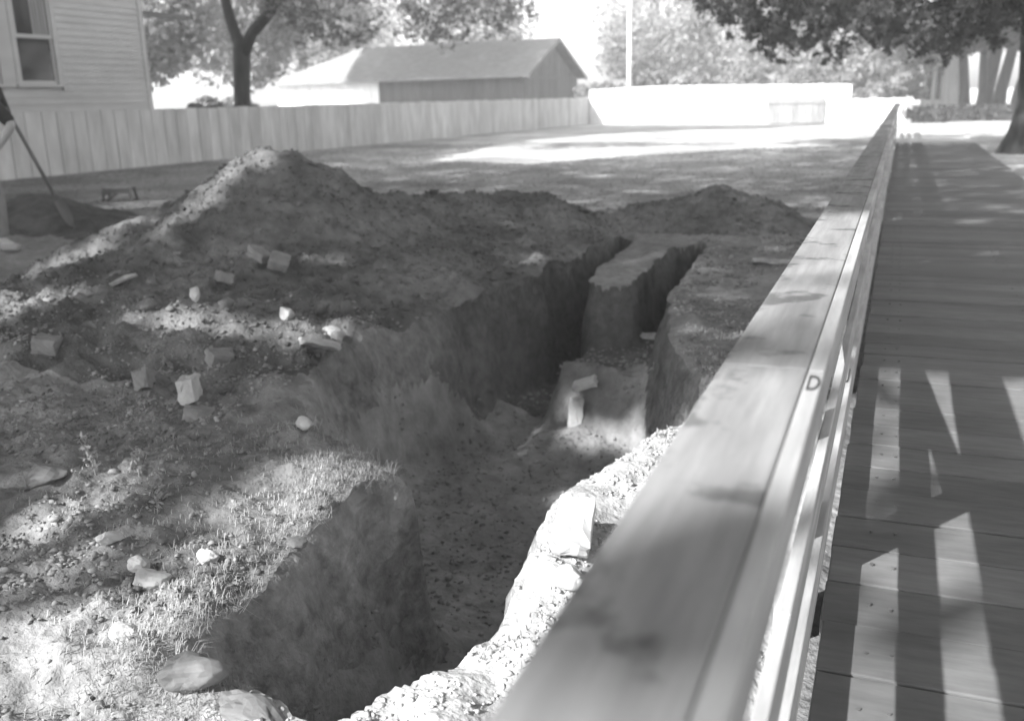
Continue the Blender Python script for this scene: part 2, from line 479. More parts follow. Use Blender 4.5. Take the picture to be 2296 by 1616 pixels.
plank_railing(18.02, 31.0, 'farthest length of the plank railing, ending at the white post', False)

# ---------------------------------------------------------------- stencilled letters
def letter(s, loc, size, parent, inv, rot):
    c = bpy.data.curves.new('letter', 'FONT'); c.body = s; c.size = size; c.extrude = .0006; c.align_x = 'CENTER'; c.align_y = 'CENTER'
    o = bpy.data.objects.new('tmp', c); COL.objects.link(o)
    dg = bpy.context.evaluated_depsgraph_get()
    me = bpy.data.meshes.new_from_object(o.evaluated_get(dg))
    bpy.data.objects.remove(o)
    me.transform(inv @ Matrix.Translation(loc) @ rot)
    k = link_mesh('letter', me, M['ink'], parent)
    return k
rotY = Matrix.Rotation(rad(90), 4, 'Z') @ Matrix.Rotation(rad(90), 4, 'X')
letter('D', (FX + .0165, 1.27, .7485), 1.0, r1, inv1, Matrix.Diagonal((.024, .10, 1, 1)))
letter('J', (FX - .011, 3.55, .1275), 1.0, r2, inv2, Matrix.Diagonal((.034, .20, 1, 1)))

# ---------------------------------------------------------------- board fences
def board_fence(name, label, a, b, ztop, mat, bw=.3, th=.022, group=None, rails=True, drop=.25, jitter=.012, zb=None, topfn=None):
    a, b = Vector((a[0], a[1], 0)), Vector((b[0], b[1], 0)); L = (b - a).length; d = (b - a) / L
    ang = math.atan2(d.y, d.x)
    t = empty(name, (a.x, a.y, H(a.x, a.y)), ang)
    z0 = t.location.z
    meta(t, label, 'fence', group)
    mb = MB(); x = 0
    while x < L - .02:
        w = min(bw * random.uniform(.88, 1.1), L - x)
        p = a + d * (x + w / 2)
        zt = (topfn(x) if topfn else ztop) + random.uniform(-jitter, jitter)
        zg = H(p.x, p.y) - .04
        mb.box(x + .007, x + w - random.uniform(.004, .014), -th / 2 + random.uniform(-.004, .004), th / 2 + random.uniform(-.002, .005), zg - z0, zt - z0)
        x += w
    mb.build('boards', mat, t)
    if rails:
        for k in (.25, .85):
            r = MB().box(0, L, .03, .07, (ztop - z0) * k - .04, (ztop - z0) * k + .04)
            r.build('rail', mat, t)
    return t
board_fence('board_fence', 'long pale board fence in shade running from the clapboard house back past the mound', (-14.05, 2), (-12.3, 40.3), 1.10, M['white_old'],
            topfn=lambda x: 1.12 + .0 * x, bw=.32)
board_fence('board_fence', 'tall bright sunlit white board fence across the back of the yard', (-12.25, 40.0), (-1.85, 40.0), 1.45, M['white'],
            topfn=lambda x: 1.42 + .08 * min(1, x / 3) - .15 * max(0, (x - 3) / 7.5), bw=.3)
board_fence('board_fence', 'low bright white board fence between the tall fence and the end of the plank railing', (-1.82, 40.1), (.1, 40.1), .8, M['white'],
            topfn=lambda x: .80 - .01 * x, bw=.3)
# unpainted patch of boards leaning on the tall fence
t = empty('board_panel', (-4.95, 39.9, H(-4.9, 39.9)))
meta(t, 'grey unpainted board panel against the tall white fence near its right end', 'gate')
mb = MB()
for i in range(9): mb.box(i * .24, i * .24 + .232, -.015 + random.uniform(-.004, .004), .012, .02, .98 + random.uniform(-.03, .02))
mb.build('boards', M['greywood'], t)
MB().box(0, 2.15, -.05, -.02, .75, .84).build('rail', M['greywood'], t)
# white trestle by the fence
t = empty('trestle', (-2.0, 38.6, H(-2.0, 38.6)))
meta(t, 'small white trestle standing in front of the right end of the tall white fence', 'trestle')
MB().box(-.5, .5, -.05, .05, .48, .55).build('top', M['white'], t)
for sx in (-.42, .42):
    for sy in (-.16, .16):
        MB().bar((sx, 0, .48), (sx, sy, 0), .05, .05, (1, 0, 0)).build('leg', M['greywood'], t)
# white end post of the railing
t = empty('gate_post', (.03, 31.15, H(.03, 31.15)))
meta(t, 'square white post where the plank railing ends', 'post')
MB().box(-.07, .07, -.07, .07, -.1, .80).build('shaft', M['white'], t, bevel=.006)
MB().box(-.09, .09, -.09, .09, .801, .84).build('cap', M['white'], t, bevel=.006)

# flagpole
t = empty('flagpole', (-12.12, 46, H(-12.1, 46)))
meta(t, 'tall thin white pole rising behind the sunlit fence', 'pole')
MB().tube([(0, 0, 0), (0, 0, 3), (0, 0, 7), (0, 0, 11)], [.12, .105, .085, .06], 14).build('shaft', M['white'], t, smooth=True)
MB().tube([(0, 0, 0), (0, 0, .3)], [.17, .15], 14).build('base', M['greywood'], t)

# ---------------------------------------------------------------- clapboard house
HX = -14.3
house = empty('clapboard_house', (HX, 16.17, .1))
meta(house, 'white clapboard house with double-hung windows, its corner rising behind the board fence', 'house')
def hp(mb, name, mat, parent=house, bevel=0, smooth=False):
    mb.v = [(x - HX, y - 16.17, z - .1) for x, y, z in mb.v]
    return mb.build(name, mat, parent, bevel=bevel, smooth=smooth)
W_Y = [(11.72, 12.72), (12.93, 13.94)]       # casings
Z0W, Z1W = 1.55, 3.35
def course(mb, y0, y1, z):
    if y1 - y0 < .01: return
    mb.add([(HX, y0, z), (HX, y1, z), (HX + .022, y0, z), (HX + .022, y1, z), (HX + .004, y0, z + .122), (HX + .004, y1, z + .122), (HX - .02, y0, z), (HX - .02, y1, z), (HX - .02, y0, z + .122), (HX - .02, y1, z + .122)],
           [(2, 3, 5, 4), (6, 7, 3, 2), (4, 5, 9, 8), (6, 2, 4, 8), (3, 7, 9, 5), (6, 8, 9, 7)])
mb = MB(); z = 1.13
while z < 5.2:
    if z + .12 > Z0W and z < Z1W:
        course(mb, 4, W_Y[0][0], z); course(mb, W_Y[1][1], 16.08, z)
    else: course(mb, 4, 16.08, z)
    z += .12
hp(mb, 'clapboard_wall', M['clap'])
mb = MB().box(HX - 6, HX - .021, 4, 16.08, 0, 5.25)
hp(mb, 'wall', M['clap'])
hp(MB().box(HX - .03, HX + .04, 4, 16.2, .95, 1.128), 'water_table', M['clap'])
hp(MB().box(HX - .12, HX + .035, 16.082, 16.2, 1.129, 5.25), 'corner_board', M['clap'])
hp(MB().box(HX - 6, HX - .12, 16.081, 16.10, 0, 5.25), 'wall', M['clap'])
mb = MB()
mb.add([(HX + .5, 3.5, 5.2), (HX + .5, 16.7, 5.2), (HX - 3, 16.7, 7.6), (HX - 3, 3.5, 7.6), (HX - 6.5, 3.5, 5.2), (HX - 6.5, 16.7, 5.2),
        (HX + .5, 3.5, 5.3), (HX + .5, 16.7, 5.3), (HX - 3, 16.7, 7.7), (HX - 3, 3.5, 7.7), (HX - 6.5, 3.5, 5.3), (HX - 6.5, 16.7, 5.3)],
       [(0, 3, 2, 1), (3, 4, 5, 2), (6, 7, 8, 9), (9, 8, 11, 10), (0, 1, 7, 6), (4, 10, 11, 5), (1, 2, 8, 7), (2, 5, 11, 8), (0, 6, 9, 3), (3, 9, 10, 4)])
hp(mb, 'roof', M['shedroof'])
for (y0, y1) in W_Y:
    f = MB()
    c = .10
    f.box(HX - .02, HX + .045, y0, y0 + c, Z0W + .05, Z1W); f.box(HX - .02, HX + .045, y1 - c, y1, Z0W + .05, Z1W)
    f.box(HX - .02, HX + .05, y0 - .02, y1 + .02, Z1W + .001, Z1W + .12)
    w = hp(f, 'window', M['clap'])
    s = MB().box(HX - .02, HX + .085, y0 - .03, y1 + .03, Z0W, Z0W + .048); hp(s, 'sill', M['clap'], w)
    for nm, za, zb, xo in (('sash', Z0W + .05, 2.42, -.012), ('sash', 2.38, Z1W, .012)):
        s = MB(); a, b = y0 + c + .001, y1 - c - .001; q = .045
        s.box(HX + xo - .014, HX + xo + .009, a, a + q, za, zb); s.box(HX + xo - .014, HX + xo + .009, b - q, b, za, zb)
        s.box(HX + xo - .0142, HX + xo + .0092, a + q, b - q, za, za + .06); s.box(HX + xo - .0142, HX + xo + .0092, a + q, b - q, zb - .045, zb)
        so_ = hp(s, nm, M['clap'], w)
        g = MB().box(HX + xo - .004, HX + xo - .001, a + q + .001, b - q - .001, za + .06, zb - .045); hp(g, 'pane', M['glass'], w)
    g = MB()
    for k in range(5):
        yy = y0 + .5 + .07 * k
        g.box(HX + .0125 + .001 * (k % 2), HX + .0142 + .001 * (k % 2), yy, yy + .05, 2.43, Z1W - .05)
    hp(g, 'curtain', M['curtain'], w)
hp(MB().box(HX - .018, HX + .03, W_Y[0][1] + .001, W_Y[1][0] - .001, Z0W + .0, Z1W + .1), 'mullion_board', M['clap'])
# low back porch roof behind the corner
mb = MB()
mb.add([(HX - 3, 16.3, 3.25), (HX - .35, 16.3, 2.98), (HX - .35, 18.2, 2.98), (HX - 3, 18.2, 3.25), (HX - 3, 16.3, 3.37), (HX - .35, 16.3, 3.08), (HX - .35, 18.2, 3.08), (HX - 3, 18.2, 3.37)],
       [(0, 1, 2, 3)[::-1], (4, 5, 6, 7), (0, 1, 5, 4), (1, 2, 6, 5), (2, 3, 7, 6), (3, 0, 4, 7)])
hp(mb, 'porch_roof', M['shedroof'])

# ---------------------------------------------------------------- long shed behind the fence
SHX0, SHX1, SY0, SY1, ZE, ZR = -31.9, -17.5, 46.0, 54.6, 2.35, 4.1
ym = (SY0 + SY1) / 2
shed = empty('long_shed', (SHX1, SY0, -.2))
meta(shed, 'long low wooden shed with a shingled gable roof seen over the pale board fence', 'shed')
def sp(mb, name, mat, parent=shed):
    mb.v = [(x - SHX1, y - SY0, z + .2) for x, y, z in mb.v]
    return mb.build(name, mat, parent)
mb = MB(); x = SHX1
while x > -25.6:
    mb.box(x - .29, x - .005, SY0 + random.uniform(-.02, .01), SY0 + .05, -.3, ZE - .03); x -= .3
sp(mb, 'wall', M['darkwood'])
mb = MB(); 
while x > SHX0 + .2:
    mb.box(x - .29, x - .005, SY0 + random.uniform(-.01, .01), SY0 + .05, -.3, ZE - .03); x -= .3
sp(mb, 'wall', M['white'])['label'] = 'sunlit left wall of the shed, its brightness put into the colour'  # sunlight on this stretch painted in with white boards
mb = MB(); yy = SY0 + .055
while yy < SY1 - .1:
    w = .28
    zt = ZE + (ZR - ZE) * (1 - abs(yy + w / 2 - ym) / (ym - SY0)) - .12
    mb.box(SHX1 - .05, SHX1 + random.uniform(-.012, .012), yy, yy + w - .008, -.3, zt); yy += w
sp(mb, 'gable_wall', M['greywood'])
sp(MB().box(SHX1 + .016, SHX1 + .04, SY0, SY1, ZE - .22, ZE - .12), 'gable_board', M['greywood'])
sp(MB().box(SHX0, SHX1 - .06, SY1 - .05, SY1, -.3, ZE - .03), 'wall', M['darkwood'])
o = .45
mb = MB()
def slab(mb, a, b, c, d, th=.09):
    lo = [Vector(p) for p in (a, b, c, d)]; hi = [p + Vector((0, 0, th)) for p in lo]
    mb.add(lo + hi, [(0, 3, 2, 1), (4, 5, 6, 7), (0, 1, 5, 4), (1, 2, 6, 5), (2, 3, 7, 6), (3, 0, 4, 7)])
sl_ = (ZR - ZE) / (ym - SY0)
slab(mb, (SHX0 - .4, SY0 - o, ZE - o * sl_), (SHX1 + o, SY0 - o, ZE - o * sl_), (SHX1 + o, ym, ZR), (SHX0 + 3.0, ym, ZR))
slab(mb, (SHX1 + o, SY1 + o, ZE - o * sl_), (SHX0 - .4, SY1 + o, ZE - o * sl_), (SHX0 + 3.0, ym, ZR), (SHX1 + o, ym, ZR))
sp(mb, 'roof', M['shedroof'])
mb = MB()
mb.bar((SHX1 + o + .03, SY0 - o, ZE - o * sl_ - .02), (SHX1 + o + .03, ym, ZR - .02), .05, .2)
mb.bar((SHX1 + o + .03, SY1 + o, ZE - o * sl_ - .02), (SHX1 + o + .03, ym, ZR - .02), .052, .2)
sp(mb, 'bargeboard', M['greywood'])

# ---------------------------------------------------------------- far house with columns
fh = empty('columned_house', (2.0, 60, -.4))
meta(fh, 'distant white house with tall porch columns seen past the end of the walk', 'house')
MB().box(-1.05, .95, 1.2, 7, 0, 4.2).build('wall', M['white'], fh)
for x in (-1.0, -.5, .1, .85): MB().tube([(x, 0, .3), (x, 0, 3.8)], [.10, .085], 12).build('column', M['white'], fh, smooth=True)
MB().box(-1.2, 1.1, -.3, 1.19, 3.8, 4.2).build('porch_beam', M['white'], fh)
MB().box(-1.2, 1.1, -.3, 1.19, 0, .3).build('porch_floor', M['white'], fh)
mb = MB(); mb.add([(-1.5, -.6, 4.21), (1.4, -.6, 4.21), (1.4, 7.4, 4.21), (-1.5, 7.4, 4.21), (0, 1.4, 5.4), (0, 5.4, 5.4)], [(0, 1, 4), (1, 2, 5, 4), (2, 3, 5), (3, 0, 4, 5), (0, 3, 2, 1)])
mb.build('roof', M['shedroof'], fh)
for x in (-.85, -.35):
    w = MB().box(x, x + .28, 1.17, 1.199, .9, 2.7).build('window', M['glass'], fh)

# ---------------------------------------------------------------- leaves
def leaf_mesh(name, P, size, mat, parent=None, seed=1, aspect=.62, smin=.6, upbias=.0):
    r = np.random.default_rng(seed); n = len(P)
    a = r.normal(size=(n, 3)); a /= np.linalg.norm(a, axis=1)[:, None]
    b = r.normal(size=(n, 3)); b[:, 2] *= (1 - upbias)
    b -= (a * b).sum(1)[:, None] * a; b /= np.linalg.norm(b, axis=1)[:, None]
    s = size * r.uniform(smin, 1.4, n)[:, None]
    c = np.cross(a, b)
    V = np.stack([P - a * s, P - a * s * .1 + b * s * aspect, P + a * s, P + a * s * .1 - b * s * aspect + c * s * .25], 1).reshape(-1, 3)
    me = bpy.data.meshes.new(name)
    me.vertices.add(4 * n); me.vertices.foreach_set('co', V.astype(np.float32).ravel())
    me.loops.add(4 * n); me.loops.foreach_set('vertex_index', np.arange(4 * n, dtype=np.int32))
    me.polygons.add(n); me.polygons.foreach_set('loop_start', np.arange(0, 4 * n, 4, dtype=np.int32))
    me.polygons.foreach_set('loop_total', np.full(n, 4, dtype=np.int32))
    me.update()
    return link_mesh(name, me, mat, parent)

def blobs(centers, radii, n, seed, shell=.5):
    """leaf points gathered in clumps"""
    r = np.random.default_rng(seed); out = []
    cs = np.array(centers, float); rs = np.array(radii, float)
    w = rs ** 2; w /= w.sum()
    k = r.choice(len(cs), n, p=w)
    d = r.normal(size=(n, 3)); d /= np.linalg.norm(d, axis=1)[:, None]
    return cs[k] + d * (rs[k] * r.uniform(shell, 1, n) ** .7)[:, None] * np.array([1, 1, .8])

def sprays(centers, radii, n, seed):
    """loose leaves thinning outwards from many small twigs"""
    r = np.random.default_rng(seed)
    cs = np.array(centers, float); rs = np.array(radii, float)
    k = r.choice(len(cs), n, p=rs / rs.sum())
    tw = r.normal(size=(len(cs), 3)) * np.array([1, 1, .7]); tw /= np.linalg.norm(tw, axis=1)[:, None]
    return cs[k] + tw[k] * (rs[k] * r.normal(size=n) * 1.5)[:, None] + r.normal(size=(n, 3)) * (rs[k] * .38)[:, None]

def crown_points(cx, cy, cz, rx, ry, rz_, nclump, crad, n, seed, zmin=None):
    r = np.random.default_rng(seed)
    d = r.normal(size=(nclump, 3)); d /= np.linalg.norm(d, axis=1)[:, None]
    q = r.uniform(.25, 1, nclump)[:, None] ** .45
    c = np.array([cx, cy, cz]) + d * q * np.array([rx, ry, rz_])
    if zmin is not None: c = c[c[:, 2] > zmin]
    return blobs(c, crad * r.uniform(.6, 1.3, len(c)), n, seed + 1), c

# ---------------------------------------------------------------- shading canopies (trees behind and beside the camera)
# lit places on the ground (projected along the sun to z = -.08) left open by the gaps between the crowns
LIT = [
#LIT-START
    ([(-2.5, 1.89), (-2.41, 2.04), (-2.49, 2.21), (-2.44, 2.3), (-2.16, 2.2), (-1.97, 1.99), (-2.01, 1.8), (-1.61, 1.59), (-1.45, 1.54), (-1.39, 1.3), (-1.2, 1.0), (-2.2, 1.0), (-2.4, 1.5)], .96),
    ([(-1.71, 1.95), (-1.91, 2.33), (-1.94, 2.56), (-1.68, 2.68), (-1.51, 2.61), (-1.48, 2.24), (-1.46, 1.99), (-1.44, 1.61), (-1.4, 1.46), (-1.57, 1.72)], .99),
    ([(-2.12, 2.76), (-1.8, 2.81), (-1.62, 2.53), (-1.99, 2.48)], .55),
    ([(-3.64, 3.73), (-3.55, 3.97), (-3.24, 4.06), (-2.93, 4.1), (-2.69, 4.13), (-2.5, 4.23), (-2.35, 3.93), (-2.68, 3.92), (-2.98, 3.81), (-3.26, 3.82)], .95),
    ([(-3.46, 4.04), (-3.40, 4.26), (-3.17, 4.3), (-3.17, 3.95), (-3.25, 3.94)], .8),
    ([(-4.6, 3.9), (-4.64, 4.41), (-4.33, 4.45), (-4.48, 4.89), (-4.36, 4.89), (-4.16, 4.31), (-4.14, 3.84), (-4.29, 3.76)], .9),
    ([(-5.6, 4.95), (-5.44, 5.14), (-5.32, 5.41), (-5.32, 5.61), (-5.22, 5.9), (-5.0, 6.2), (-4.85, 6.2), (-4.95, 5.75), (-5.15, 5.45), (-5.2, 5.1), (-4.95, 4.6)], .95),
    ([(-3.78, 7.1), (-3.97, 6.7), (-4.14, 6.43), (-4.27, 6.11), (-4.3, 5.45), (-4.19, 5.40), (-4.11, 5.87), (-3.95, 6.22), (-3.76, 6.55), (-3.6, 7.0)], 1),
    ([(-2.61, 6.67), (-2.5, 7.18), (-2.37, 7.15), (-2.2, 6.43), (-2.44, 6.35), (-2.57, 6.41)], .6),
    ([(-2.18, 4.03), (-2.09, 4.28), (-1.87, 4.33), (-1.60, 4.30), (-1.66, 4.13), (-1.97, 3.99), (-2.13, 3.97)], .95),
    ([(-8.53, 17.6), (-9.02, 20.59), (-9.78, 25.09), (-8.62, 29.71), (-6.44, 33.4), (-4.5, 34.2), (-1.92, 39.49), (-.2, 42), (.5, 42), (.5, 24.06), (-.66, 24.06), (-2.99, 22.74), (-5.21, 19.51), (-6.39, 16.99)], .99),
    ([(-13, 39.5), (1.5, 39.5), (1.5, 42), (-13, 42)], 1),
    ([(-.8, 22.3), (6, 22.3), (6, 42), (-.8, 42)], .93),
    ([(-1.3, .8), (-.2, .8), (-.2, 3.2), (-.6, 3.75), (-.9, 3.2)], 1),
    ([(-.2, 1.0), (.36, 1.0), (.36, 4.2), (-.2, 4.2)], .95),
    ([(.36, 3.06), (.35, 3.35), (.41, 3.44), (.54, 3.35), (.54, 3.04)], .95),
    ([(.38, 3.74), (.38, 4.13), (.54, 3.97), (.54, 3.63)], .9),
    ([(.36, 1.0), (.9, 1.0), (.9, 4.2), (.36, 4.2)], .91),
    ([(.9, 1.0), (1.5, 1.0), (1.5, 4.2), (.9, 4.2)], .5),
#LIT-END
]
TREES = [   # name, trunk base, crown hub height, label
    ('shade_tree', (-10.6, 2.6), 6.5, 'broad shade tree beside the yard whose crown darkens the mound'),
    ('shade_tree', (-6.2, -6.5), 6.5, 'shade tree behind the viewer on the yard side'),
    ('shade_tree', (-1.8, -9.0), 6.5, 'shade tree behind the viewer next to the walk'),
    ('forked_tree', (-14.93, 20.0), 6.0, 'forked tree with a dark trunk splitting into two limbs behind the board fence'),
    ('roadside_tree', (2.35, 20.6), 7.0, 'big dark tree trunk leaning over the right side of the walk end, crown overhead'),
]
ycut = 12.
K = 1.3
n = 84000
gxx = rng.uniform(-15, 5.5, n); gyy = np.where(rng.uniform(0, 1, n) < .62, rng.uniform(8, 41, n), rng.uniform(-2, 9, n))
hh = np.where(gyy < 9, rng.uniform(4.6, 7.8, n), rng.uniform(7.6, 10.5, n))
dens = np.ones(n)
keep = np.ones(n, bool)
for P, p in LIT:
    keep &= ~((poly_sdf(gxx, gyy, np.array(P)) < .07) & (rng.uniform(0, 1, n) < p))
# soft clumpy thinning
cl = fbm(gxx, gyy, .8, 3, 123)
keep &= ~((cl > 1.15) & (rng.uniform(0, 1, n) < .4))
keep &= gyy < 40.2
gxx, gyy, hh = gxx[keep], gyy[keep], hh[keep]
LP = np.stack([gxx - SX * K * (hh + .08), gyy - SY * K * (hh + .08), hh], 1)
hub = np.array([[t[1][0], t[1][1]] for t in TREES])
dd = np.hypot(LP[:, None, 0] - hub[None, :, 0], LP[:, None, 1] - hub[None, :, 1])
own = dd.argmin(1)

def trunk(name_parent, base, r0, hub_h, limbs, seed, lean=(0, 0), fork=None):
    random.seed(seed)
    mb = MB()
    bx, by = 0, 0
    if fork is None:
        top = (lean[0], lean[1], hub_h)
        pts = [(0, 0, -.3), (0, 0, .1), (lean[0] * .1, lean[1] * .1, hub_h * .25), (lean[0] * .4, lean[1] * .4, hub_h * .6), top]
        mb.tube(pts, [r0 * 1.5, r0 * 1.2, r0, r0 * .85, r0 * .6], 14, .04)
    for tgt in limbs:
        T = Vector(tgt); S = Vector((lean[0] * .35, lean[1] * .35, hub_h * random.uniform(.5, .85)))
        m = (S + T) / 2 + Vector((random.uniform(-.4, .4), random.uniform(-.4, .4), random.uniform(.1, .6)))
        mb.tube([S, (S * 2 + m) / 3 + Vector((0, 0, .1)), m, (m + T) / 2 + Vector((random.uniform(-.2, .2), random.uniform(-.2, .2), .1)), T], [r0 * .5, r0 * .4, r0 * .28, r0 * .18, r0 * .05], 8, .05)
    return mb.build('trunk', M['bark'], name_parent, smooth=True)

tree_objs = []
for i, (nm, (tx, ty), hz, lab) in enumerate(TREES):
    t = empty(nm, (tx, ty, H(tx, ty)))
    meta(t, lab, 'tree')
    tree_objs.append(t)
    off = np.array([tx, ty, t.location.z])
    P = LP[own == i] - off
    if i == 3:       # forked tree, visible
        mb = MB()
        mb.tube([(.0, 0, -.2), (.02, 0, .5), (.05, 0, 1.4), (.15, 0, 2.35), (.2, 0, 2.6)], [.26, .21, .19, .2, .19], 14, .03)
        mb.tube([(.17, 0, 2.35), (0, 0, 2.8), (-.16, 0, 3.4), (-.25, .1, 4.6), (-.6, .3, 7)], [.17, .14, .125, .11, .06], 10, .03)
        mb.tube([(.2, 0, 2.3), (.5, 0, 2.75), (.95, 0, 3.1), (1.55, 0, 3.65), (2.4, 0, 4.6), (4, .3, 7.2)], [.16, .14, .13, .12, .1, .05], 10, .03)
        mb.tube([(.95, 0, 3.1), (1.1, 0, 3.8), (1.0, .2, 5.2), (.8, .2, 7)], [.08, .07, .06, .03], 8, .03)
        mb.tube([(1.55, 0, 3.65), (3, -1, 5.2), (5.5, -2, 7), (8, -4, 8)], [.09, .08, .06, .03], 8, .03)
        mb.build('trunk', M['bark'], t, smooth=True)
        # drooping sprays seen at the top of the photograph
        r = np.random.default_rng(5)
        c = []; rr = []
        for (x, y, z, q) in [(-12.9, 19.5, 3.2, .55), (-12.2, 19.5, 2.9, .5), (-11.6, 19.8, 3.4, .5), (-12.6, 20, 3.7, .7), (-13.9, 20, 3.9, .5), (-12.0, 20.2, 2.55, .3), (-11.9, 19.6, 3.9, .6),
                             (-10.6, 20, 3.6, .6), (-10.1, 20.1, 3.1, .55), (-9.6, 20, 2.75, .45), (-9.1, 20, 3.3, .55), (-8.6, 20, 2.9, .45), (-8.1, 20, 3.5, .5), (-9.9, 20, 2.6, .3), (-8.0, 20, 2.95, .35), (-8.9, 20, 3.9, .6), (-9.9, 20, 3.9, .6),
                             (-7.3, 20, 3.75, .25), (-6.9, 20, 3.9, .3)]:
            for k in range(20):
                c.append((x + r.normal() * q * .6, y + r.normal() * .6, z + r.normal() * q * .5)); rr.append(q * r.uniform(.12, .32))
        D = sprays(c, rr, 15000, 11) - off
        leaf_mesh('crown', np.concatenate([P]), .17, M['leaf'], t, 40)
        leaf_mesh('hanging_branch', D, .04, M['leaf'], t, 41)
    elif i == 4:
        mb = MB()
        mb.tube([(0, 0, -.3), (-.02, 0, .0), (.02, 0, .35), (.05, 0, .9), (-.0, 0, 1.8), (-.08, 0, 2.8), (-.25, 0, 4), (-.6, .2, 7)], [.78, .62, .5, .44, .42, .42, .38, .25], 16, .04)
        mb.tube([(-.15, 0, 3.2), (-1.2, 0, 3.9), (-2.6, 0, 4.3), (-4.2, .2, 4.8), (-6, .5, 6)], [.22, .17, .13, .09, .04], 10, .05)
        mb.tube([(-.1, 0, 3.0), (-.7, -.5, 4.2), (-1.8, -1, 6), (-3.5, -2, 8)], [.2, .16, .12, .05], 10, .05)
        mb.tube([(0, 0, 3.0), (1.2, -.5, 4.5), (3, -1, 7)], [.25, .2, .1], 10, .05)
        mb.build('trunk', M['bark'], t, smooth=True)
        r = np.random.default_rng(6); c = []; rr = []
        # low hanging crown: pixel-free list of spray centres
        for (x, y, z, q) in [(-4.3, 22, 3.5, .5), (-3.7, 22, 3.7, .7), (-3.4, 22, 2.9, .5), (-2.8, 22, 3.4, .7), (-2.2, 22, 2.7, .5), (-2.0, 22, 3.8, .7), (-1.4, 22, 3.1, .6),
                             (-2.7, 23, 2.35, .4), (-1.9, 23, 2.2, .3), (-.9, 21.5, 2.6, .5), (-.6, 22, 3.4, .7), (.0, 22, 2.9, .5), (.3, 21, 2.4, .4), (.6, 21.5, 3.2, .6), (1.1, 21, 2.7, .4), (1.3, 21, 2.2, .3),
                             (.7, 21, 1.95, .3), (1.4, 20.5, 3.2, .5), (2.0, 20, 3.3, .6), (2.6, 20, 2.9, .5), (-.2, 22, 2.2, .35), (1.9, 19.5, 2.6, .4), (2.5, 19.5, 2.2, .4), (-3.6, 22, 4.3, .8), (-1.5, 22, 4.3, .8), (.4, 21, 4.1, .8), (-1.0, 22.5, 3.7, .7), (.1, 22, 3.6, .7), (1.0, 21, 3.7, .7), (1.6, 20.5, 3.8, .7), (2.2, 20, 3.7, .7), (2.7, 20, 3.4, .7), (1.5, 20.2, 3.0, .5), (2.2, 19.8, 2.7, .5), (-2.4, 23, 3.0, .5), (-1.6, 23, 2.6, .4), (-3.0, 23, 2.5, .35), (.9, 21.5, 2.3, .3), (-.4, 22.5, 2.5, .4)] + [(1.2, 20.5, 3.5, .7), (1.8, 20, 3.2, .7), (2.3, 19.5, 3.3, .7), (2.7, 19.5, 2.8, .6), (1.9, 19.5, 3.8, .7), (2.8, 19, 3.6, .7), (2.4, 19, 2.45, .4), (1.5, 20, 2.7, .5)] * 2:
            for k in range(22):
                c.append((x + r.normal() * q * .75, y + r.normal() * .8, z + r.normal() * q * .55)); rr.append(q * r.uniform(.12, .34))
        D = sprays(c, rr, 125000, 21) - off
        q = np.random.default_rng(79); n2 = 16000
        gx, gy, gh = q.uniform(1.5, 7, n2), q.uniform(43, 62, n2), q.uniform(9, 12, n2)
        Pq = np.stack([gx - SX * K * gh, gy - SY * K * gh, gh], 1) - off  # unseen leaves added to shade the far trunk row
        leaf_mesh('crown', np.concatenate([P, Pq]), .17, M['leaf_dark'], t, 50)
        leaf_mesh('hanging_branch', D, .043, M['leaf_dark'], t, 51)
    else:
        lim = []
        for k in range(9):
            if len(P): q = P[random.randrange(len(P))]; lim.append((q[0] * .8, q[1] * .8, q[2]))
        trunk(t, (0, 0), .34, hz - 1, lim, 60 + i)
        leaf_mesh('crown', P, .17, M['leaf'], t, 42 + i)

# ---------------------------------------------------------------- background trees
def bg_tree(name, x, y, h, r, label, seed, dark=False, n=11000, ls=.12, group='trees beyond the fences', low=.3):
    t = empty(name, (x, y, H(x, y)))
    meta(t, label, 'tree', group)
    P, c = crown_points(0, 0, h * (.5 + low / 2), r, r, h * (.5 - low / 2), int(46 + 6 * r * 3), r * .27, n, seed)
    leaf_mesh('crown', P, ls, M['leaf_dark'] if dark else M['pale_leaf'], t, seed)
    mb = MB(); random.seed(seed)
    mb.tube([(0, 0, -.3), (0, 0, h * .3), (.1, 0, h * .6), (0, .1, h * .85)], [.03 * h, .024 * h, .015 * h, .005 * h], 9, .05)
    for k in range(6):
        q = c[random.randrange(len(c))]
        mb.tube([(0, 0, h * random.uniform(.25, .5)), (q[0] * .5, q[1] * .5, q[2] * .8 + .1), tuple(q)], [.012 * h, .008 * h, .003 * h], 6, .05)
    mb.build('trunk', M['bark'], t, smooth=True)
    return t
def shrub(x, y, h, r, label, seed, n=5000, ls=.075):
    t = empty('shrub', (x, y, H(x, y)))
    meta(t, label, 'shrub', 'shrubs behind the fences')
    P, c = crown_points(0, 0, h * .5, r, r, h * .5, 34, r * .3, n, seed)
    leaf_mesh('foliage', P, ls, M['pale_leaf'], t, seed)
    mb = MB(); random.seed(seed)
    for k in range(7):
        q = c[random.randrange(len(c))]
        mb.tube([(0, 0, -.1), (q[0] * .4, q[1] * .4, q[2] * .5), tuple(q)], [.035, .025, .01], 6)
    mb.build('stem', M['bark'], t)
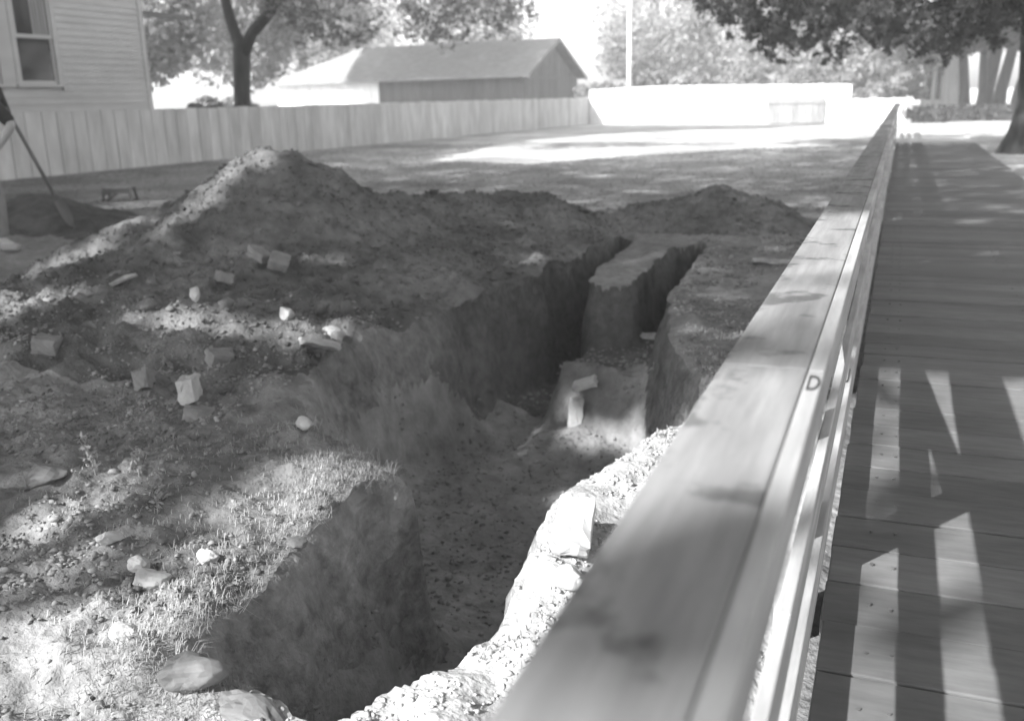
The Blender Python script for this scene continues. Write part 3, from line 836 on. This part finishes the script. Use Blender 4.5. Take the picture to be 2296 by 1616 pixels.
#BG-START
BG = [
 ('leafy_tree', -24.5, 27, 5.6, 2.6, 'loose pale tree just right of the clapboard house corner'),
 ('leafy_tree', -27, 36, 7.0, 3.2, 'pale tree behind the forked trunk'),
 ('leafy_tree', -34, 52, 10, 4.2, 'tall hazy tree behind the left end of the shed'),
 ('leafy_tree', -27, 62, 9, 4.0, 'hazy tree behind the middle of the shed roof'),
 ('leafy_tree', -14.5, 62, 6.2, 3.6, 'rounded pale tree right of the shed gable'),
 ('leafy_tree', -10.2, 64, 7.4, 3.8, 'pale tree directly behind the white pole'),
 ('leafy_tree', -5.6, 60, 6.4, 3.6, 'pale tree behind the middle of the sunlit fence'),
 ('leafy_tree', -1.4, 58, 5.6, 3.2, 'pale tree above the step between tall and low fence'),
 ('leafy_tree', -18, 76, 11, 5.0, 'highest distant tree behind the pole'),
 ('leafy_tree', -4, 78, 10, 5.0, 'distant tree behind the right half of the sunlit fence'),
 ('leafy_tree', -42, 70, 12, 5.5, 'distant tree far behind the forked trunk'),
]
for i, (nm, x, y, h, r, lab) in enumerate(BG):
    bt = bg_tree(nm, x, y, h, r, lab, 300 + i * 7)
    if i == 1:      # unseen leaf cloud added overhead to shade the shed
        q = np.random.default_rng(77); n = 24000
        gx, gy, gh = q.uniform(-25.8, -13.5, n), q.uniform(44.5, 60, n), q.uniform(9, 12, n)
        Pq = np.stack([gx - SX * K * gh, gy - SY * K * gh, gh], 1) - np.array(bt.location)
        leaf_mesh('shed_shade_leaves', Pq, .17, M['leaf'], bt, 78)
SHR = [(-13.6, 45, 2.0, 1.2, 'shrub at the right foot of the shed gable'), (-11.4, 47, 2.4, 1.3, 'shrub around the foot of the white pole'), (-8.8, 46, 2.3, 1.3, 'shrub behind the left half of the sunlit fence'),
       (-6.4, 46, 2.5, 1.3, 'shrub behind the middle of the sunlit fence'), (-4.0, 46, 2.3, 1.2, 'shrub behind the grey board panel'), (-1.6, 45.5, 2.4, 1.3, 'shrub over the low white fence'),
       (-.2, 47, 2.0, 1.0, 'shrub left of the columned house'), (-15.4, 19.2, 1.15, .45, 'dark shrub hiding the foot of the forked trunk'), (-18.5, 24, 1.35, .9, 'shrub between house corner and forked trunk')]
for i, (x, y, h, r, lab) in enumerate(SHR): shrub(x, y, h, r, lab, 600 + i * 5)
#BG-END
# hedge along the far side of the street
t = empty('hedge', (.3, 40.2, -.25))
meta(t, 'long clipped dark hedge across the street beyond the end of the walk', 'hedge')
r = np.random.default_rng(3)
P = np.stack([r.uniform(.05, 9, 7000), r.uniform(0, 1.2, 7000), r.uniform(0, .72, 7000) * 1.0], 1)
leaf_mesh('foliage', P, .07, M['leaf_dark'], t, 3)
MB().box(.15, 8.9, .15, 1.05, 0, .6).build('branches', M['bark'], t)
# row of street trees on the right
mb = MB()
row = []
for i, (x, y, rr_, ln) in enumerate([(3.05, 58, .2, -.3), (3.35, 50, .14, -.15), (3.75, 55, .26, .35), (4.15, 52, .2, .4), (4.35, 46, .2, .6)]):
    rr_ *= 1.35; t = empty('street_tree', (x, y, H(x, y)))
    lab = ['leftmost dark trunk of the row past the columned house', 'thin dark trunk second from the left in the far row', 'thick middle trunk of the far row, leaning right', 'fourth trunk of the far row, leaning right', 'rightmost trunk of the far row, beside the big near trunk'][i]
    meta(t, lab, 'tree', 'row of street trees past the walk')
    MB().tube([(0, 0, -.3), (ln * .2, 0, 1), (ln, 0, 3), (ln * 1.2, 0, 5)], [rr_ * 1.3, rr_, rr_ * .85, rr_ * .6], 10, .05).build('trunk', M['bark'], t, smooth=True)
    P, c = crown_points(.3, 0, 5.0, 2.2, 2.2, 2.0, 40, .8, 3000, 700 + i)
    leaf_mesh('crown', P, .15, M['leaf_dark'], t, 700 + i)
for i, (x, y, h, r_) in enumerate([(8, 62, 9, 5), (10.5, 44, 8, 4)]):
    bg_tree('leafy_tree', x, y, h, r_, ['dark tree filling the gap behind the far trunk row', 'dark tree right of the walk behind the big trunk'][i], 800 + i, True)

# ---------------------------------------------------------------- bricks, stones, boards on the earth
def brick_mesh(lx, ly, lz, seed, chip=.008, sub=3):
    bm = bmesh.new(); bmesh.ops.create_cube(bm, size=1)
    bmesh.ops.subdivide_edges(bm, edges=bm.edges[:], cuts=sub, use_grid_fill=True)
    r = np.random.default_rng(seed)
    ph = r.uniform(0, 9, 3)
    for v in bm.verts:
        k = sum(abs(abs(c) - .5) < .01 for c in v.co)
        v.co.x *= lx; v.co.y *= ly; v.co.z *= lz
        sc = chip * (1.0 if k < 2 else 1.6)
        v.co += Vector(r.normal(size=3)) * sc * .3
        if k >= 2: v.co *= 1 - r.uniform(0, .05)
    me = bpy.data.meshes.new('brick'); bm.to_mesh(me); bm.free()
    return me
def stone_mesh(rx_, ry_, rz_, seed, lump=.25, sub=3):
    bm = bmesh.new(); bmesh.ops.create_icosphere(bm, subdivisions=sub, radius=1)
    r = np.random.default_rng(seed); D = r.normal(size=(14, 3)); D /= np.linalg.norm(D, axis=1)[:, None]; A = r.uniform(.5, .85, 14)
    for v in bm.verts:
        c = np.array(v.co)
        k = 1.0
        for d, a in zip(D, A):
            q = c @ d
            if q > a: k = min(k, a / q)
        q3 = c * 2.3 + seed
        nz = float(vnoise(np.array([q3[0] + q3[2]]), np.array([q3[1] - q3[2] * .7]), seed)[0]) + .5 * float(vnoise(np.array([q3[0] * 2.3 - q3[2]]), np.array([q3[1] * 2.3 + q3[2] * 1.9]), seed + 3)[0])
        c = c * k * (1 + lump * .55 * nz)
        v.co = Vector((c[0] * rx_, c[1] * ry_, c[2] * rz_))
    me = bpy.data.meshes.new('stone'); bm.to_mesh(me); bm.free()
    return me
def put(name, me, mat, x, y, dz, rot, label, cat, group=None, smooth=True, z=None, bevel=0):
    o = link_mesh(name, me, mat, None, smooth)
    o.location = (x, y, (H(x, y) if z is None else z) + dz)
    o.rotation_euler = [rad(a) for a in rot]
    if smooth is False or bevel:
        md = o.modifiers.new('bevel', 'BEVEL'); md.width = bevel or .004; md.segments = 2; md.limit_method = 'ANGLE'
    return meta(o, label, cat, group)
#OBJ-START
def brick(x, y, dz, rot, label, mat='brick', size=(.205, .10, .062), seed=0, name='brick', group=None):
    return put(name, brick_mesh(*size, seed), M[mat], x, y, dz, rot, label, name, group, smooth=False, bevel=.003)
def stone(x, y, dz, r3, seed, label, mat='stone', rot=(0, 0, 0)):
    return put('stone', stone_mesh(*r3, seed), M[mat], x, y, dz, rot, label, 'stone', None, False)
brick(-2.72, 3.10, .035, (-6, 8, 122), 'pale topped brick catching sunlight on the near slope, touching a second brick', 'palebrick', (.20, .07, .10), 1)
brick(-2.60, 3.00, .015, (14, 10, 126), 'greyer brick lying against the right side of the sunlit brick', 'brick', (.15, .12, .07), 2)
brick(-3.03, 3.18, .03, (-8, 22, 118), 'tilted brick just left of the sunlit brick pair', 'brick', (.18, .065, .09), 3)
brick(-2.85, 3.48, .02, (10, 10, 60), 'half brick lying above the right of the sunlit brick pair', 'brick', (.12, .10, .065), 4)
brick(-3.73, 4.67, .03, (22, 16, 128), 'lone brick halfway up the front of the large mound', 'brick', (.24, .12, .065), 5)
brick(-3.70, 5.0, .03, (20, 10, 70), 'left one of two broken bricks high on the large mound', 'brick', (.10, .18, .065), 6)
brick(-3.54, 4.97, .04, (25, 20, 30), 'right one of two broken bricks high on the large mound', 'brick', (.12, .13, .06), 7)
brick(-3.80, 3.38, .02, (5, 10, 20), 'dark brick end poking from the soil at the far left', 'brick', (.12, .09, .08), 8)
brick(-3.12, 3.30, -.005, (5, 5, 140), 'mostly buried brick left of the tilted brick', 'brick', (.22, .09, .05), 9)
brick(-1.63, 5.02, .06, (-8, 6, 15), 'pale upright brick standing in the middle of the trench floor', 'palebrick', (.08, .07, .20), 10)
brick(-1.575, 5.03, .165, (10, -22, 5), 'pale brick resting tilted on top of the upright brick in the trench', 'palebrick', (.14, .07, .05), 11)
put('board', brick_mesh(.34, .15, .035, 12), M['rail'], -2.50, 3.76, .03, (22, 14, 138), 'short weathered board lying on the mound beside the white rubble', 'board', None, False)
put('board', brick_mesh(.26, .09, .03, 13), M['rail'], -1.50, 6.14, .035, (0, 3, 8), 'small flat board on the ledge at the mouth of the right hand slot', 'board', None, False)
put('board', brick_mesh(.30, .05, .025, 14), M['rail'], -.80, 7.18, .02, (0, 2, 5), 'narrow stick of wood lying on the ground between trench and railing', 'board', None, False)
put('board', brick_mesh(.24, .035, .02, 15), M['rail'], -4.35, 4.45, .03, (0, -15, 60), 'thin splinter of wood lying on the lower left of the large mound', 'board', None, False)
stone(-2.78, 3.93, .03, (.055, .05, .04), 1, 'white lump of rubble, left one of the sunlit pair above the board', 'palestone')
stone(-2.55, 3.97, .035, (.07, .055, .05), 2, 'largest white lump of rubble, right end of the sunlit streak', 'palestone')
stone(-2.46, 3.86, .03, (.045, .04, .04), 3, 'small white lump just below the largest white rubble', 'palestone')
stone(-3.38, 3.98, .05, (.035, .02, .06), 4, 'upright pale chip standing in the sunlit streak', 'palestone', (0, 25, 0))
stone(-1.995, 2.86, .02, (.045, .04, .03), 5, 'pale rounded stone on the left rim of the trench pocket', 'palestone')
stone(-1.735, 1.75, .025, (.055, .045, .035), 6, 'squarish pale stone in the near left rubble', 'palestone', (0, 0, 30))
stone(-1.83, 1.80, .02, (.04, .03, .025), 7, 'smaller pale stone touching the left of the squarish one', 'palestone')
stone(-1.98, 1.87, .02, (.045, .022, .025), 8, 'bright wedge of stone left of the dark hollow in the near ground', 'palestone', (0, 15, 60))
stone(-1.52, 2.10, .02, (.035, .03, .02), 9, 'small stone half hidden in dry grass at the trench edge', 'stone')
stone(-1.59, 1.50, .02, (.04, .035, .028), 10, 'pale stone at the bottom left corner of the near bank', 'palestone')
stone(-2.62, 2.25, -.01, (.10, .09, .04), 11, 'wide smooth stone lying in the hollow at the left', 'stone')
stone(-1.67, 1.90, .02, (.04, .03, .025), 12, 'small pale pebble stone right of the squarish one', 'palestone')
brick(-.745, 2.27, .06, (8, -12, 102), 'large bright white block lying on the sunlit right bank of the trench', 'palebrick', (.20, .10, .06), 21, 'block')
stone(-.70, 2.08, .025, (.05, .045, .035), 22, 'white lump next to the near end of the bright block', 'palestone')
stone(-1.31, 1.40, .03, (.085, .06, .06), 23, 'rounded grey boulder at the near end of the trench', 'stone', (0, 0, 40))
stone(-1.14, 1.37, .0, (.12, .05, .035), 24, 'long pale boulder at the bottom edge, in front of the rounded one', 'stone', (0, 8, -10))
# weeds
def weed(x, y, h, lean, label, seed):
    r = random.Random(seed)
    t = empty('weed', (x, y, H(x, y))); meta(t, label, 'weed', 'dry weeds in the near ground')
    mb = MB(); pts = [(0, 0, -.01), (lean[0] * .3, lean[1] * .3, h * .4), (lean[0] * .7, lean[1] * .7, h * .8), (lean[0], lean[1], h)]
    mb.tube(pts, [.0022, .0018, .0014, .001], 5); mb.build('stem', M['drygrass'], t)
    n = 110; P = np.array([[lean[0] * q + r.gauss(0, .012), lean[1] * q + r.gauss(0, .012), h * q + r.gauss(0, .01)] for q in [r.uniform(.25, 1) for _ in range(n)]])
    leaf_mesh('leaves', P, .012, M['drygrass'], t, seed, .4)
weed(-2.50, 2.34, .12, (-.07, .03), 'dry leafy weed standing at the left beside the wide stone', 1)
weed(-2.33, 2.36, .05, (-.09, .10), 'dry weed stalk leaning left in the middle of the near ground', 2)
weed(-2.05, 2.13, .06, (-.10, .12), 'pale dry weed with broad leaf clump near the grass tufts', 3)
weed(-2.72, 2.05, .09, (.03, .05), 'dry weed at the far left edge of the near ground', 4)
# low bench / sawhorse by the fence
t = empty('low_bench', (-9.3, 9.75, H(-9.3, 9.75)), rad(20)); meta(t, 'small dark low wooden bench standing on the grass left of the large mound', 'bench')
MB().box(-.20, .20, -.11, .11, .16, .185).build('seat', M['greywood'], t, bevel=.004)
for sx in (-1, 1):
    for sy in (-1, 1): MB().bar((sx * .16, sy * .08, .16), (sx * .185, sy * .10, 0), .045, .03, (1, 0, 0)).build('leg', M['iron'], t)
MB().box(-.165, .165, -.102, -.085, .09, .155).build('apron', M['iron'], t)
MB().bar((-.14, -.10, .01), (.10, -.10, .15), .03, .015, (0, 1, 0)).build('brace', M['iron'], t)
#OBJ-END

# ---------------------------------------------------------------- clods, gravel, grass
def scatter_clods(name, n, xr, yr, size, seed, mat, cond=None, flat=.7):
    r = np.random.default_rng(seed)
    x = r.uniform(*xr, n); y = r.uniform(*yr, n)
    s = size * np.exp((r.normal(size=n) * .55).clip(-1.2, .95))
    z, sd, ms = terrain(x, y, True)
    k = cond(x, y, z, sd, ms, r) if cond else np.ones(n, bool)
    x, y, z, s = x[k], y[k], z[k], s[k]; n = len(x)
    bm = bmesh.new(); bmesh.ops.create_icosphere(bm, subdivisions=1, radius=1)
    bv = np.array([v.co[:] for v in bm.verts]); bf = np.array([[v.index for v in f.verts] for f in bm.faces]); bm.free()
    nv = len(bv)
    V = bv[None] * (1 + .38 * r.normal(size=(n, nv, 1)).clip(-1.5, 1.5)) * (s[:, None] * r.uniform(.6, 1.3, (n, 3)))[:, None, :] * np.array([1, 1, flat])
    a = r.uniform(0, 6.28, n); ca, sa = np.cos(a)[:, None], np.sin(a)[:, None]
    X = V[..., 0] * ca - V[..., 1] * sa + x[:, None]; Y = V[..., 0] * sa + V[..., 1] * ca + y[:, None]
    Z = V[..., 2] + (z + s * .2)[:, None]
    V = np.stack([X, Y, Z], -1).reshape(-1, 3)
    F = (bf[None] + (np.arange(n) * nv)[:, None, None]).reshape(-1, 3)
    me = bpy.data.meshes.new(name)
    me.vertices.add(len(V)); me.vertices.foreach_set('co', V.astype(np.float32).ravel())
    me.loops.add(F.size); me.loops.foreach_set('vertex_index', F.astype(np.int32).ravel())
    me.polygons.add(len(F)); me.polygons.foreach_set('loop_start', np.arange(0, F.size, 3, dtype=np.int32))
    me.polygons.foreach_set('loop_total', np.full(len(F), 3, dtype=np.int32))
    me.update()
    o = link_mesh(name, me, mat, smooth=False)
    return o
o = scatter_clods('loose_clods', 60000, (-5.5, -1.25), (1.0, 4.6), .0048, 1, M['clod'],
    lambda x, y, z, sd, ms, r: (sd > .03) & ((ms[0] < .10) | (r.uniform(0, 1, len(x)) < .15)) & (r.uniform(0, 1, len(x)) < np.clip(.55 + .9 * vnoise(x * 2.2, y * 2.2, 5), .06, 1)))
meta(o, kind='stuff')
o = scatter_clods('loose_clods', 260, (-5.5, -1.35), (1.0, 4.2), .009, 2, M['clod'], lambda x, y, z, sd, ms, r: (sd > .03) & (ms[0] < .1))
meta(o, kind='stuff')
o = scatter_clods('loose_clods', 7000, (-1.5, -.3), (3.9, 8.4), .0065, 12, M['clod'], lambda x, y, z, sd, ms, r: (sd > .02) & (vnoise(x * 3, y * 3, 77) > -.3))
meta(o, kind='stuff')
o = scatter_clods('mound_clods', 52000, (-7.5, -.8), (3.6, 9.8), .006, 3, M['dirt'], lambda x, y, z, sd, ms, r: (sd > .02) & ((ms[0] + ms[1]) > .04))
meta(o, kind='stuff')
o = scatter_clods('mound_clods', 900, (-7.0, -.8), (3.6, 9.8), .017, 13, M['dirt'], lambda x, y, z, sd, ms, r: (sd > .03) & ((ms[0] + ms[1]) > .05), flat=.6)
meta(o, kind='stuff')
o = scatter_clods('trench_rubble', 7000, (-2.4, -.6), (1.3, 6.5), .006, 4, M['floor'], lambda x, y, z, sd, ms, r: (sd < -.09))
meta(o, kind='stuff')
o = scatter_clods('edge_gravel', 14000, (-1.2, -.2), (1.1, 4.2), .0034, 6, M['soilclod'], lambda x, y, z, sd, ms, r: (sd > .01) & (vnoise(x * 9, y * 9, 15) > -.2))
meta(o, kind='stuff')

def grass(name, n, xr, yr, hgt, seed, mat, cond, spread=.9, width=.0022):
    r = np.random.default_rng(seed)
    x = r.uniform(*xr, n); y = r.uniform(*yr, n)
    z, sd, ms = terrain(x, y, True)
    k = cond(x, y, z, sd, ms, r); x, y, z = x[k], y[k], z[k]; n = len(x)
    h = hgt * r.uniform(.4, 1.4, n); a = r.uniform(0, 6.28, n); b = r.uniform(.2, 1, n) * spread * h
    dx, dy = np.cos(a) * b, np.sin(a) * b; px, py = -np.sin(a) * width, np.cos(a) * width
    p0 = np.stack([x - px, y - py, z - .005], 1); p1 = np.stack([x + px, y + py, z - .005], 1)
    p2 = np.stack([x + dx * .4 + px * .8, y + dy * .4 + py * .8, z + h * .65], 1); p3 = np.stack([x + dx * .4 - px * .8, y + dy * .4 - py * .8, z + h * .65], 1)
    p4 = np.stack([x + dx, y + dy, z + h * np.clip(1 - .35 * b / h, .3, 1)], 1)
    V = np.stack([p0, p1, p2, p3, p4], 1).reshape(-1, 3)
    i = np.arange(n)[:, None] * 5
    lo = np.concatenate([i + np.array([[0, 1, 2, 3]]), i + np.array([[3, 2, 4]])], 1).ravel()
    me = bpy.data.meshes.new(name)
    me.vertices.add(len(V)); me.vertices.foreach_set('co', V.astype(np.float32).ravel())
    me.loops.add(len(lo)); me.loops.foreach_set('vertex_index', lo.astype(np.int32))
    st = np.stack([np.arange(n) * 7, np.arange(n) * 7 + 4], 1).ravel(); to = np.tile([4, 3], n)
    me.polygons.add(2 * n); me.polygons.foreach_set('loop_start', st.astype(np.int32)); me.polygons.foreach_set('loop_total', to.astype(np.int32))
    me.update()
    return link_mesh(name, me, mat)
def near_edge(x, y, z, sd, ms, r):
    e = np.exp(-((sd - .10) / .16) ** 2) * np.clip((3.0 - y) / .5, 0, 1)
    return (sd > .005) & (x < -1.2) & (r.uniform(0, 1, len(x)) < e * np.clip(.9 + .6 * vnoise(x * 4, y * 4, 8), 0, 1))
meta(grass('dry_grass', 60000, (-2.6, -1.2), (1.0, 3.3), .019, 31, M['drygrass'], near_edge, spread=1.6, width=.0011), kind='stuff')
meta(grass('dry_grass', 9000, (-5, -1.3), (1.0, 4.2), .018, 32, M['drygrass'],
     lambda x, y, z, sd, ms, r: (sd > .03) & (vnoise(x * 1.3, y * 1.3, 12) > .35), spread=1.6, width=.0011), kind='stuff')
meta(grass('dry_grass', 5000, (-1.0, -.2), (1.1, 5.0), .02, 33, M['drygrass'], lambda x, y, z, sd, ms, r: (sd > .01) & (vnoise(x * 5, y * 5, 12) > .2)), kind='stuff')
meta(grass('hanging_straw', 9000, (-2.4, -1.3), (1.2, 3.2), .045, 35, M['drygrass'], lambda x, y, z, sd, ms, r: (sd > -.012) & (sd < .035) & (vnoise(x * 7, y * 7, 3) > -.1), spread=2.4, width=.0009), kind='stuff')
meta(grass('lawn_grass', 30000, (-13.8, -.3), (8.5, 24), .018, 34, M['hedge'], lambda x, y, z, sd, ms, r: ((ms[0] + ms[1] + ms[2]) < .02) & (sd > .15) & (poly_sdf(x, y, np.array(LIT[10][0])) > .1), width=.004), kind='stuff')  # dark blades left out of the sunlit band to keep it brighter

# ---------------------------------------------------------------- person with a shovel
PU = Vector((math.cos(rad(21.9)), math.sin(rad(21.9)), 0)); PW = Vector((-PU.y, PU.x, 0))
PO = Vector((-7.17, 6.16, 0)); PO.z = H(PO.x, PO.y)
def J(u, w, z): return PO + PU * u + PW * w + Vector((0, 0, z))
def skinned(name, joints, edges, mat, parent=None, root=0, sub=2):
    me = bpy.data.meshes.new(name); ks = list(joints)
    org = parent.location if parent else PO
    me.from_pydata([tuple(J(*joints[k][0]) - PO) for k in ks], [(ks.index(a), ks.index(b)) for a, b in edges], [])
    bm = bmesh.new(); bm.from_mesh(me); lay = bm.verts.layers.skin.verify(); bm.verts.ensure_lookup_table()
    for i, k in enumerate(ks):
        r = joints[k][1]; bm.verts[i][lay].radius = (r, r) if not isinstance(r, tuple) else r
        bm.verts[i][lay].use_root = (i == root)
    bm.to_mesh(me); bm.free()
    me.materials.append(mat)
    o = bpy.data.objects.new(name, me); COL.objects.link(o)
    if parent: o.parent = parent
    m = o.modifiers.new('skin', 'SKIN'); m.use_smooth_shade = True
    m2 = o.modifiers.new('sub', 'SUBSURF'); m2.levels = sub; m2.render_levels = sub
    dg = bpy.context.evaluated_depsgraph_get()
    em = bpy.data.meshes.new_from_object(o.evaluated_get(dg))
    o.modifiers.clear(); o.data = em
    em.polygons.foreach_set('use_smooth', [True] * len(em.polygons))
    if not em.materials: em.materials.append(mat)
    return o
j = {'pelvis': ((-.15, 0, .93), .115), 'waist': ((-.12, 0, 1.06), .105), 'chest': ((-.07, 0, 1.24), .125), 'ubchest': ((-.04, 0, 1.36), .10), 'neck': ((-.03, 0, 1.46), .05), 'skull0': ((-.02, 0, 1.54), .065), 'skull1': ((-.03, 0, 1.62), .085), 'skull2': ((-.04, 0, 1.69), .06),
     'rhip': ((-.13, -.09, .88), .095), 'rknee': ((.0, -.11, .48), .058), 'rank': ((.0, -.12, .09), .04), 'rtoe': ((.13, -.13, .03), .03),
     'lhip': ((-.17, .09, .88), .095), 'lknee': ((-.20, .12, .48), .058), 'lank': ((-.28, .13, .09), .04), 'ltoe': ((-.15, .15, .03), .03),
     'rsh': ((.04, -.17, 1.32), .06), 'relb': ((.30, -.24, 1.06), .042), 'rwr': ((.12, -.22, .86), .028), 'rpalm': ((.06, -.20, .80), .034),
     'lsh': ((-.02, .17, 1.33), .06), 'lelb': ((.02, .25, 1.08), .042), 'lwr': ((.10, .06, 1.06), .028), 'lpalm': ((.135, -.02, 1.035), .032)}
e = [('pelvis', 'waist'), ('waist', 'chest'), ('chest', 'ubchest'), ('ubchest', 'neck'), ('neck', 'skull0'), ('skull0', 'skull1'), ('skull1', 'skull2'), ('pelvis', 'rhip'), ('rhip', 'rknee'), ('rknee', 'rank'), ('rank', 'rtoe'),
     ('pelvis', 'lhip'), ('lhip', 'lknee'), ('lknee', 'lank'), ('lank', 'ltoe'), ('ubchest', 'rsh'), ('rsh', 'relb'), ('relb', 'rwr'), ('rwr', 'rpalm'), ('ubchest', 'lsh'), ('lsh', 'lelb'), ('lelb', 'lwr'), ('lwr', 'lpalm')]
for side, s_, dirv in (('r', -1, Vector((-.03, .0, -.06))), ('l', 1, Vector((.02, -.05, -.02)))):
    P0 = Vector(j[side + 'palm'][0])
    for q in range(4):
        off_ = Vector((0, (q - 1.5) * .018, 0)) if side == 'r' else Vector((0, 0, (q - 1.5) * .018))
        L_ = (.85, 1, .95, .75)[q]
        j[side + 'f%da' % q] = (tuple(P0 + off_ + dirv * .45), .0095); j[side + 'f%db' % q] = (tuple(P0 + off_ + dirv * (.45 + .45 * L_) + Vector((.012, 0, -.006))), .0085); j[side + 'f%dc' % q] = (tuple(P0 + off_ + dirv * (.45 + .6 * L_) + Vector((.026, .004, -.012))), .007)
        e += [(side + 'palm', side + 'f%da' % q), (side + 'f%da' % q, side + 'f%db' % q), (side + 'f%db' % q, side + 'f%dc' % q)]
    j[side + 'ta'] = (tuple(P0 + Vector((.025, 0, .015))), .011); j[side + 'tb'] = (tuple(P0 + Vector((.045, 0, -.012))), .009)
    e += [(side + 'palm', side + 'ta'), (side + 'ta', side + 'tb')]
e = [(a, b) for a, b in e]
body = skinned('person', j, e, M['skin'])
body.location = PO
meta(body, 'person in dark shirt and pale trousers at the left edge, leaning on a shovel', 'person')
def sub(keys, extra=None, grow=.012):
    d = {}
    for k in keys:
        r = j[k][1]; d[k] = (j[k][0], r + grow)
    if extra: d.update(extra)
    return d
sk = ['waist', 'chest', 'ubchest', 'rsh', 'relb', 'lsh', 'lelb']
skinned('shirt', sub(['waist', 'chest', 'ubchest', 'rsh', 'relb', 'lsh', 'lelb'], {'pel': ((-.145, 0, .99), .12)}, .016), [('waist', 'pel'), ('waist', 'chest'), ('chest', 'ubchest'), ('ubchest', 'rsh'), ('rsh', 'relb'), ('ubchest', 'lsh'), ('lsh', 'lelb')], M['shirt'], body)
skinned('trousers', sub(['pelvis', 'rhip', 'rknee', 'lhip', 'lknee'], {'ra': ((.0, -.12, .10), .062), 'la': ((-.28, .13, .10), .062)}, .018), [('pelvis', 'rhip'), ('rhip', 'rknee'), ('rknee', 'ra'), ('pelvis', 'lhip'), ('lhip', 'lknee'), ('lknee', 'la')], M['trousers'], body)
skinned('shoe', {'h': ((-.03, -.12, .05), .05), 'm': ((.05, -.125, .045), .045), 't': ((.15, -.13, .035), .032)}, [('h', 'm'), ('m', 't')], M['shoe'], body)
skinned('shoe', {'h': ((-.31, .13, .05), .05), 'm': ((-.23, .14, .045), .045), 't': ((-.13, .15, .035), .032)}, [('h', 'm'), ('m', 't')], M['shoe'], body)
skinned('hair', {'a': ((-.06, 0, 1.66), .075), 'b': ((-.03, 0, 1.70), .066)}, [('a', 'b')], M['hair'], body)
hd = lambda u, w, z: tuple(J(u, w, z) - PO)
mb = MB().tube([hd(.055, 0, 1.60), hd(.085, 0, 1.575), hd(.06, 0, 1.555)], [.008, .014, .008], 6); mb.build('nose', M['skin'], body, smooth=True)
for w_ in (-.03, .03): MB().tube([hd(.048, w_, 1.612), hd(.056, w_, 1.61)], [.010, .006], 8).build('eye', M['ink'], body, smooth=True)
for w_ in (-.082, .082): MB().tube([hd(-.03, w_, 1.62), hd(-.025, w_, 1.575)], [.016, .010], 6).build('ear', M['skin'], body, smooth=True)
MB().tube([hd(.052, -.022, 1.53), hd(.058, 0, 1.53), hd(.052, .022, 1.53)], [.004, .006, .004], 6).build('mouth', M['ink'], body, smooth=True)
# shovel
tipw = Vector((-7.03, 6.62, 0)); tipw.z = H(tipw.x, tipw.y) + .02
ht = J(.16, -.03, 1.20)
sh = empty('shovel', tipw); meta(sh, 'long handled shovel slanting from the person down to the dark loose soil', 'shovel')
T0 = Vector((.0, .0, .42)) ; 
low = J(.38, .105, .47)
dirh = (low - ht).normalized()
foot = J(.40, .12, .42)
sh.location = foot
MB().tube([ht - foot, (ht + foot) / 2 - foot, -dirh * .02], [.014, .016, .016], 10).build('handle', M['handle'], sh, smooth=True)
bl = MB(); side = dirh.cross(Vector((PW.x, PW.y, 0))).normalized(); wv = dirh.cross(side).normalized()
ns = 7; vs = []; fs = []
for i in range(ns):
    q = i / (ns - 1); L_ = .02 + .27 * q; hw = .10 * (1 - max(0, (q - .45) / .55) ** 2 * .95)
    for k in range(5):
        a = (k / 4 - .5) * 2; p = dirh * L_ + wv * hw * a + side * (.03 * a * a - .02)
        vs += [p, p + side * .004]
for i in range(ns - 1):
    for k in range(4):
        a, b = (i * 5 + k) * 2, (i * 5 + k + 1) * 2; c, d = a + 10, b + 10
        fs += [(a, b, d, c), (a + 1, c + 1, d + 1, b + 1)]
bl.add(vs, fs).build('blade', M['iron'], sh, smooth=True)

# ---------------------------------------------------------------- bright hazy air
hz = MB().box(-95, 70, -30, 110, -6, 16)
hm = bpy.data.materials.new('haze'); hm.use_nodes = True
hn = hm.node_tree; hn.nodes.remove(hn.nodes['Principled BSDF'])
pv = hn.nodes.new('ShaderNodeVolumePrincipled')
pv.inputs['Color'].default_value = (.97, .97, .97, 1)
pv.inputs['Density'].default_value = .0028
pv.inputs['Anisotropy'].default_value = .0
hn.links.new(pv.outputs[0], hn.nodes['Material Output'].inputs['Volume'])
o = hz.build('haze', hm); o['kind'] = 'stuff'
